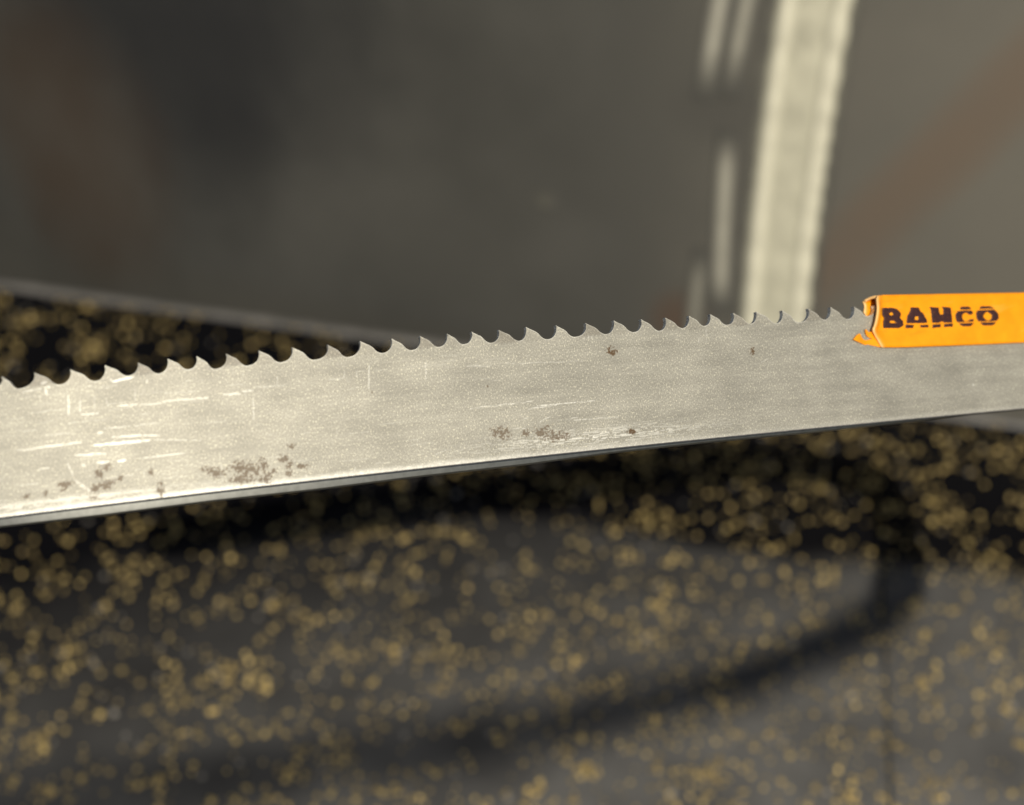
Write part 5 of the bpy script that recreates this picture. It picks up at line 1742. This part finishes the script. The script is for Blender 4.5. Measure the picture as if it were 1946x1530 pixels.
# the left margin and the hidden teeth under the guard repeat the same pitch
for pit in (7.3, 6.9, 6.6):
    ALL_TIPS.insert(0, (ALL_TIPS[0][0] - pit, 30.1))
    ALL_GUL.insert(0, (ALL_GUL[0][0] - pit, 27.2))
ALL_TIPS[3] = (2.87, 30.15)
ALL_GUL[3] = (-1.1, 27.2)
for pit in (6.6, 6.8, 7.2, 7.6, 7.0, 6.5, 6.4):
    ALL_TIPS.append((ALL_TIPS[-1][0] + pit, 30.4))
    ALL_GUL.append((ALL_GUL[-1][0] + pit, 27.3))
SETS = [0.0, -.40, .34]
def tooth(i):
    g0, t, g1 = ALL_GUL[i], ALL_TIPS[i], ALL_GUL[i + 1]
    jit = random.Random(i * 13 + 5)
    pts = []
    for a, b in FRONT:
        pts.append((g0[0] + a * (t[0] - g0[0]), g0[1] + b * (t[1] - g0[1])))
    for a, b in BACK[1:]:
        pts.append((t[0] + a * (g1[0] - t[0]), t[1] - (-b) * (t[1] - g1[1])))
    # densify
    d = []
    for (p, q) in zip(pts[:-1], pts[1:]):
        k = max(1, int(math.hypot(q[0] - p[0], q[1] - p[1]) / .28))
        for j in range(k):
            d.append((p[0] + (q[0] - p[0]) * j / k, p[1] + (q[1] - p[1]) * j / k))
    d.append(pts[-1])
    prof = np.array(d)
    prof[1:-1, 1] += (np.array([jit.random() for _ in range(len(d) - 2)]) - .5) * .05
    if len(prof) > 9:
        sm = prof.copy()
        k = int(np.argmax(prof[:, 1]))
        for a in range(1, len(prof) - 1):
            if abs(a - k) > 1:
                sm[a] = (prof[a - 1] + 2 * prof[a] + prof[a + 1]) / 4
        prof = sm
    rows = np.linspace(0, 1, 17)
    arc = np.concatenate([[0], np.cumsum(np.hypot(np.diff(prof[:, 0]), np.diff(prof[:, 1])))])
    foot = g0[0] + (g1[0] - g0[0]) * arc / arc[-1]
    Sg = foot[:, None] + (prof[:, 0] - foot)[:, None] * rows[None, :]
    Hg = H_BASE + (prof[:, 1][:, None] - H_BASE) * rows[None, :]
    amt = SETS[i % 3] * jit.uniform(.8, 1.15)
    crease = 27.2 + jit.uniform(-.15, .2)
    bend = amt * np.clip((Hg - crease) / 3.0, 0, 1.2)
    thin = np.where(Hg > crease, 0, 0)
    Nf, Nb = HALF + bend + thin, -HALF + bend
    nc, nr = Sg.shape
    V = np.concatenate([surf(Sg, Hg, Nf).reshape(-1, 3), surf(Sg, Hg, Nb).reshape(-1, 3), surf(Sg[:, -1], Hg[:, -1], Nf[:, -1]), surf(Sg[:, -1], Hg[:, -1], Nb[:, -1])])
    U = np.concatenate([np.stack([Sg.ravel(), Hg.ravel()], 1)] * 2 + [np.stack([Sg[:, -1], Hg[:, -1]], 1)] * 2)
    ff, fb = grid_faces(nc, nr), grid_faces(nc, nr, nc * nr, True)
    o0, o1 = 2 * nc * nr, 2 * nc * nr + nc
    a = np.arange(nc - 1)
    fe = np.stack([o0 + a, o0 + a + 1, o1 + a + 1, o1 + a], 1)
    Fq = np.concatenate([ff, fb, fe])
    mi = np.concatenate([np.zeros(len(ff) + len(fb), int), np.ones(len(fe), int)])
    scr, rust = wear_and_glints(Sg.ravel(), Hg.ravel())
    # dark line at the bend, pale rim and brown tint on the teeth
    z = np.zeros(len(U))
    rz = z.copy()
    z[:nc * nr] = scr
    if amt != 0:
        cl = np.exp(-((Hg.ravel() - crease) / .10) ** 2) * (fnoise(Sg.ravel() * .9, Hg.ravel()) > .38)
        inner = (Sg.ravel() > g0[0] + .75 * (t[0] - g0[0])) & (Sg.ravel() < t[0] + .55 * (g1[0] - t[0]))
        z[:nc * nr] = np.where(inner, z[:nc * nr] - .45 * cl, z[:nc * nr])
    rim = np.clip(1 - (prof[:, 1][:, None] - Hg).ravel() / .32, 0, 1) * (.30 + .55 * vnoise(Sg.ravel() * 2.3, Hg.ravel() * 2.3))
    z[:nc * nr] = np.where(z[:nc * nr] < -.2, z[:nc * nr], np.maximum(z[:nc * nr], rim * .75))
    rz[:nc * nr] = np.maximum(rust, (.20 if amt < 0 else .05) * np.clip((Hg.ravel() - crease) / .3, 0, 1) * (amt != 0))
    me = mesh_from("tooth", V, Fq, [M_STEEL, M_EDGE], True, U, mi, {"scr": z, "rust": rz})
    obj("tooth", me, blade)
for i in range(len(ALL_TIPS)):
    tooth(i)

# a second turn of the same coil close behind, its back edge showing under the front one
def rear_turn():
    ss = np.arange(-60, 300, 3.0)
    lo = np.interp(ss, [r[0] for r in REAR], [r[1] for r in REAR])
    V, Fq, U = [], [], []
    th = np.linspace(0, math.pi, 7)
    hs = np.concatenate([[22.0, 12.0], .42 - .42 * np.sin(th), [12.0, 22.0]])
    ns = np.concatenate([[HALF, HALF], HALF * np.cos(th), [-HALF, -HALF]])
    Sg = np.repeat(ss[:, None], len(hs), 1)
    Hg = hs[None, :] + lo[:, None]
    V = surf(Sg, Hg, -6.0 + np.broadcast_to(ns[None, :], Sg.shape)).reshape(-1, 3)
    U = np.stack([Sg.ravel(), Hg.ravel()], 1)
    return mesh_from("rear_turn", V, grid_faces(len(ss), len(hs), 0, True), [M_SHADED], True, U)
obj("rear_turn", rear_turn(), blade)

# ------------------------------------------------------------------ orange tooth guard
guard = empty("tooth_guard", Vector(surf(225.0, 22.0, 1.5).tolist()))
tag(guard, "bright orange plastic tooth guard with torn end clipped over the blade teeth", "tooth guard")
G_END = 330.0
F_OUT = HALF + 1.25                                       # outer face of the front flap
def guard_sleeve():
    lip = np.array(LIP)
    # front flap rows (bottom to top), then over the top, then down the back
    topL = TOP[0]
    rows = []
    hb = np.array([b[1] for b in BOT]); sb = np.array([b[0] for b in BOT])
    ht = np.array([b[1] for b in TOP]); st = np.array([b[0] for b in TOP])
    lip_h = lip[:, 1]; lip_s = lip[:, 0]
    cols = np.concatenate([[0, .35, .8, 1.3, 1.9, 2.6, 3.6, 5, 6, 7], np.arange(8, 52, 1.0), np.arange(52, G_END - 216, 4.0)])
    qs = list(np.linspace(0, 1, 20)) 
    V, NR = [], 0
    R = 1.35
    def bot(s): return np.interp(s, sb, hb)
    def top(s): return np.interp(s, st, ht)
    for q in qs:                                         # front flap
        h0 = 19.07 + (topL[1] - .55 - 19.07) * q
        if h0 < 21.5:
            s_left = 217.76 - (h0 - 19.07) * .55
        else:
            s_left = float(np.interp(h0, np.sort(lip_h[1:]), lip_s[1:][np.argsort(lip_h[1:])]))
            s_left = max(s_left, 214.9 + max(0, (23.2 - h0)) * .8)
        ss = s_left + cols * np.where(cols > 8, 1, 1)
        hh = bot(ss) + (top(ss) - .55 - bot(ss)) * q
        hh = np.where(cols < 3.6, hh + (h0 - hh) * (1 - cols / 3.6), hh)
        curl = .95 * np.exp(-(cols / 1.5) ** 2) * smooth01((q - .16) / .2) * (1 - .6 * smooth01((q - .8) / .2)) - .4 * np.exp(-((cols - 2.4) / .7) ** 2) * smooth01((q - .2) / .2)
        bulge = .25 * math.sin(math.pi * q)
        V.append(surf(ss, hh, F_OUT + curl + bulge))
    for t in np.linspace(0, math.pi, 9)[1:]:             # rounded top, its torn end slanting back to the rear flap
        f = t / math.pi
        s_left = 218.82 - 2.5 * f
        ss = s_left + cols
        hh = top(ss) - .55 + .55 * math.sin(t) - .9 * f * np.exp(-(cols / 1.6))
        nn = F_OUT * math.cos(t) - .45 * f
        V.append(surf(ss, hh, nn + 0 * ss))
    bl = np.array(BACK_LEFT)
    for q in np.linspace(0, 1, 10)[1:]:                  # rear flap
        hL = 31.7 + (27.3 - 31.7) * q
        s_left = float(np.interp(-hL, -bl[::-1, 1], bl[::-1, 0])) if False else float(216.3 + (.25 * math.sin(q * 7)) + (1.2 * max(0, q - .8) / .2))
        ss = s_left + cols
        hh = (top(ss) - .9) + (22.5 - top(ss)) * q
        hh = hh + (hL - hh) * np.exp(-(cols / 1.2))
        V.append(surf(ss, hh, -F_OUT - .45 + .3 * np.exp(-(cols / .8)) + 0 * ss))
    V = np.array(V)                                      # rows x cols x 3
    nr, nc = V.shape[:2]
    me = mesh_from("guard_sleeve", V.reshape(-1, 3), grid_faces(nr, nc, 0, True), [M_PLASTIC], True, None, None, {"tear": np.tile(.75 * np.exp(-(cols / .45) ** 1.5), nr)})
    o = obj("guard_sleeve", me, guard)
    so = o.modifiers.new("thickness", 'SOLIDIFY')
    so.thickness = .00062
    so.offset = -1.0
    return o
guard_sleeve()

def plate(name, poly, n_fn, thick, parent, mat, bevel=.00012):
    """A small torn flap: an outline in blade coordinates with thickness and softened rim."""
    bm = bmesh.new()
    front = []
    for s, h in poly:
        front.append(bm.verts.new(surf(s, h, n_fn(s, h)).tolist()))
    back = [bm.verts.new(surf(s, h, n_fn(s, h) - thick).tolist()) for s, h in poly]
    bm.faces.new(front)
    bm.faces.new(back[::-1])
    k = len(poly)
    for i in range(k):
        bm.faces.new((front[i], back[i], back[(i + 1) % k], front[(i + 1) % k]))
    bmesh.ops.triangulate(bm, faces=[f for f in bm.faces if len(f.verts) > 4])
    bmesh.ops.recalc_face_normals(bm, faces=bm.faces)
    me = bpy.data.meshes.new(name)
    bm.to_mesh(me)
    bm.free()
    me.materials.append(mat)
    o = obj(name, me, parent)
    bv = o.modifiers.new("soft_rim", 'BEVEL')
    bv.width = bevel
    bv.segments = 2
    bv.limit_method = 'ANGLE'
    return o
def dense(poly, k=4):
    out = []
    n = len(poly)
    P = np.array(poly)
    for i in range(n):
        p0, p1, p2, p3 = P[i - 1], P[i], P[(i + 1) % n], P[(i + 2) % n]
        for t in np.linspace(0, 1, k, endpoint=False):
            out.append(tuple(.5 * (2 * p1 + (p2 - p0) * t + (2 * p0 - 5 * p1 + 4 * p2 - p3) * t * t + (-p0 + 3 * p1 - 3 * p2 + p3) * t ** 3)))
    return out
tab = plate("torn_tab", dense(TAB), lambda s, h: 1.05 + .3 * smooth01((s - 214) / 4) + .55 * smooth01((213.5 - s) / 3.0), .5, guard, M_PLASTIC)
tongue = plate("curled_tongue", dense(TONGUE), lambda s, h: 1.25 + .5 * smooth01((h - 22) / 2), .45, guard, M_PLASTIC)

# printed word, letter by letter: thin ragged ink layers on the front flap
def flap_n(s, h):
    q = np.clip((h - 18.6) / (32.2 - 18.6), 0, 1)
    return F_OUT + .25 * np.sin(np.pi * q) + .07
def letter(polys, seed):
    r = random.Random(seed)
    vs, fs = [], []
    hs = [p[1] for poly in polys for p in poly]
    step = .075
    h = min(hs)
    while h < max(hs):
        hc = h + step / 2
        xs = []
        for poly in polys:
            for (x0, y0), (x1, y1) in zip(poly, poly[1:] + poly[:1]):
                if (y0 <= hc) != (y1 <= hc):
                    xs.append(x0 + (hc - y0) / (y1 - y0) * (x1 - x0))
        xs.sort()
        jl, jr = r.gauss(0, .06), r.gauss(0, .06)
        for a, b in zip(xs[::2], xs[1::2]):
            if b - a < .08:
                continue
            cuts = [a + jl, b + jr]
            n = max(2, int((b - a) / .6))
            ss = np.linspace(cuts[0], cuts[1], n + 1)
            base = len(vs)
            lo = surf(ss, h + 0 * ss, flap_n(ss, h + 0 * ss))
            hi = surf(ss, h + step + 0 * ss, flap_n(ss, h + step + 0 * ss))
            vs.extend(lo.tolist())
            vs.extend(hi.tolist())
            for k in range(n):
                fs.append((base + k, base + k + 1, base + n + 2 + k, base + n + 1 + k))
        h += step
    me = mesh_from("letter", vs, fs, [M_INK], smooth=True)
    o = obj("letter", me, guard)
    so = o.modifiers.new("ink_layer", 'SOLIDIFY')
    so.thickness = .00004
    so.offset = -1.0
for k, polys in enumerate(LETTERS):
    letter([[tuple(p) for p in poly] for poly in polys], 40 + k)
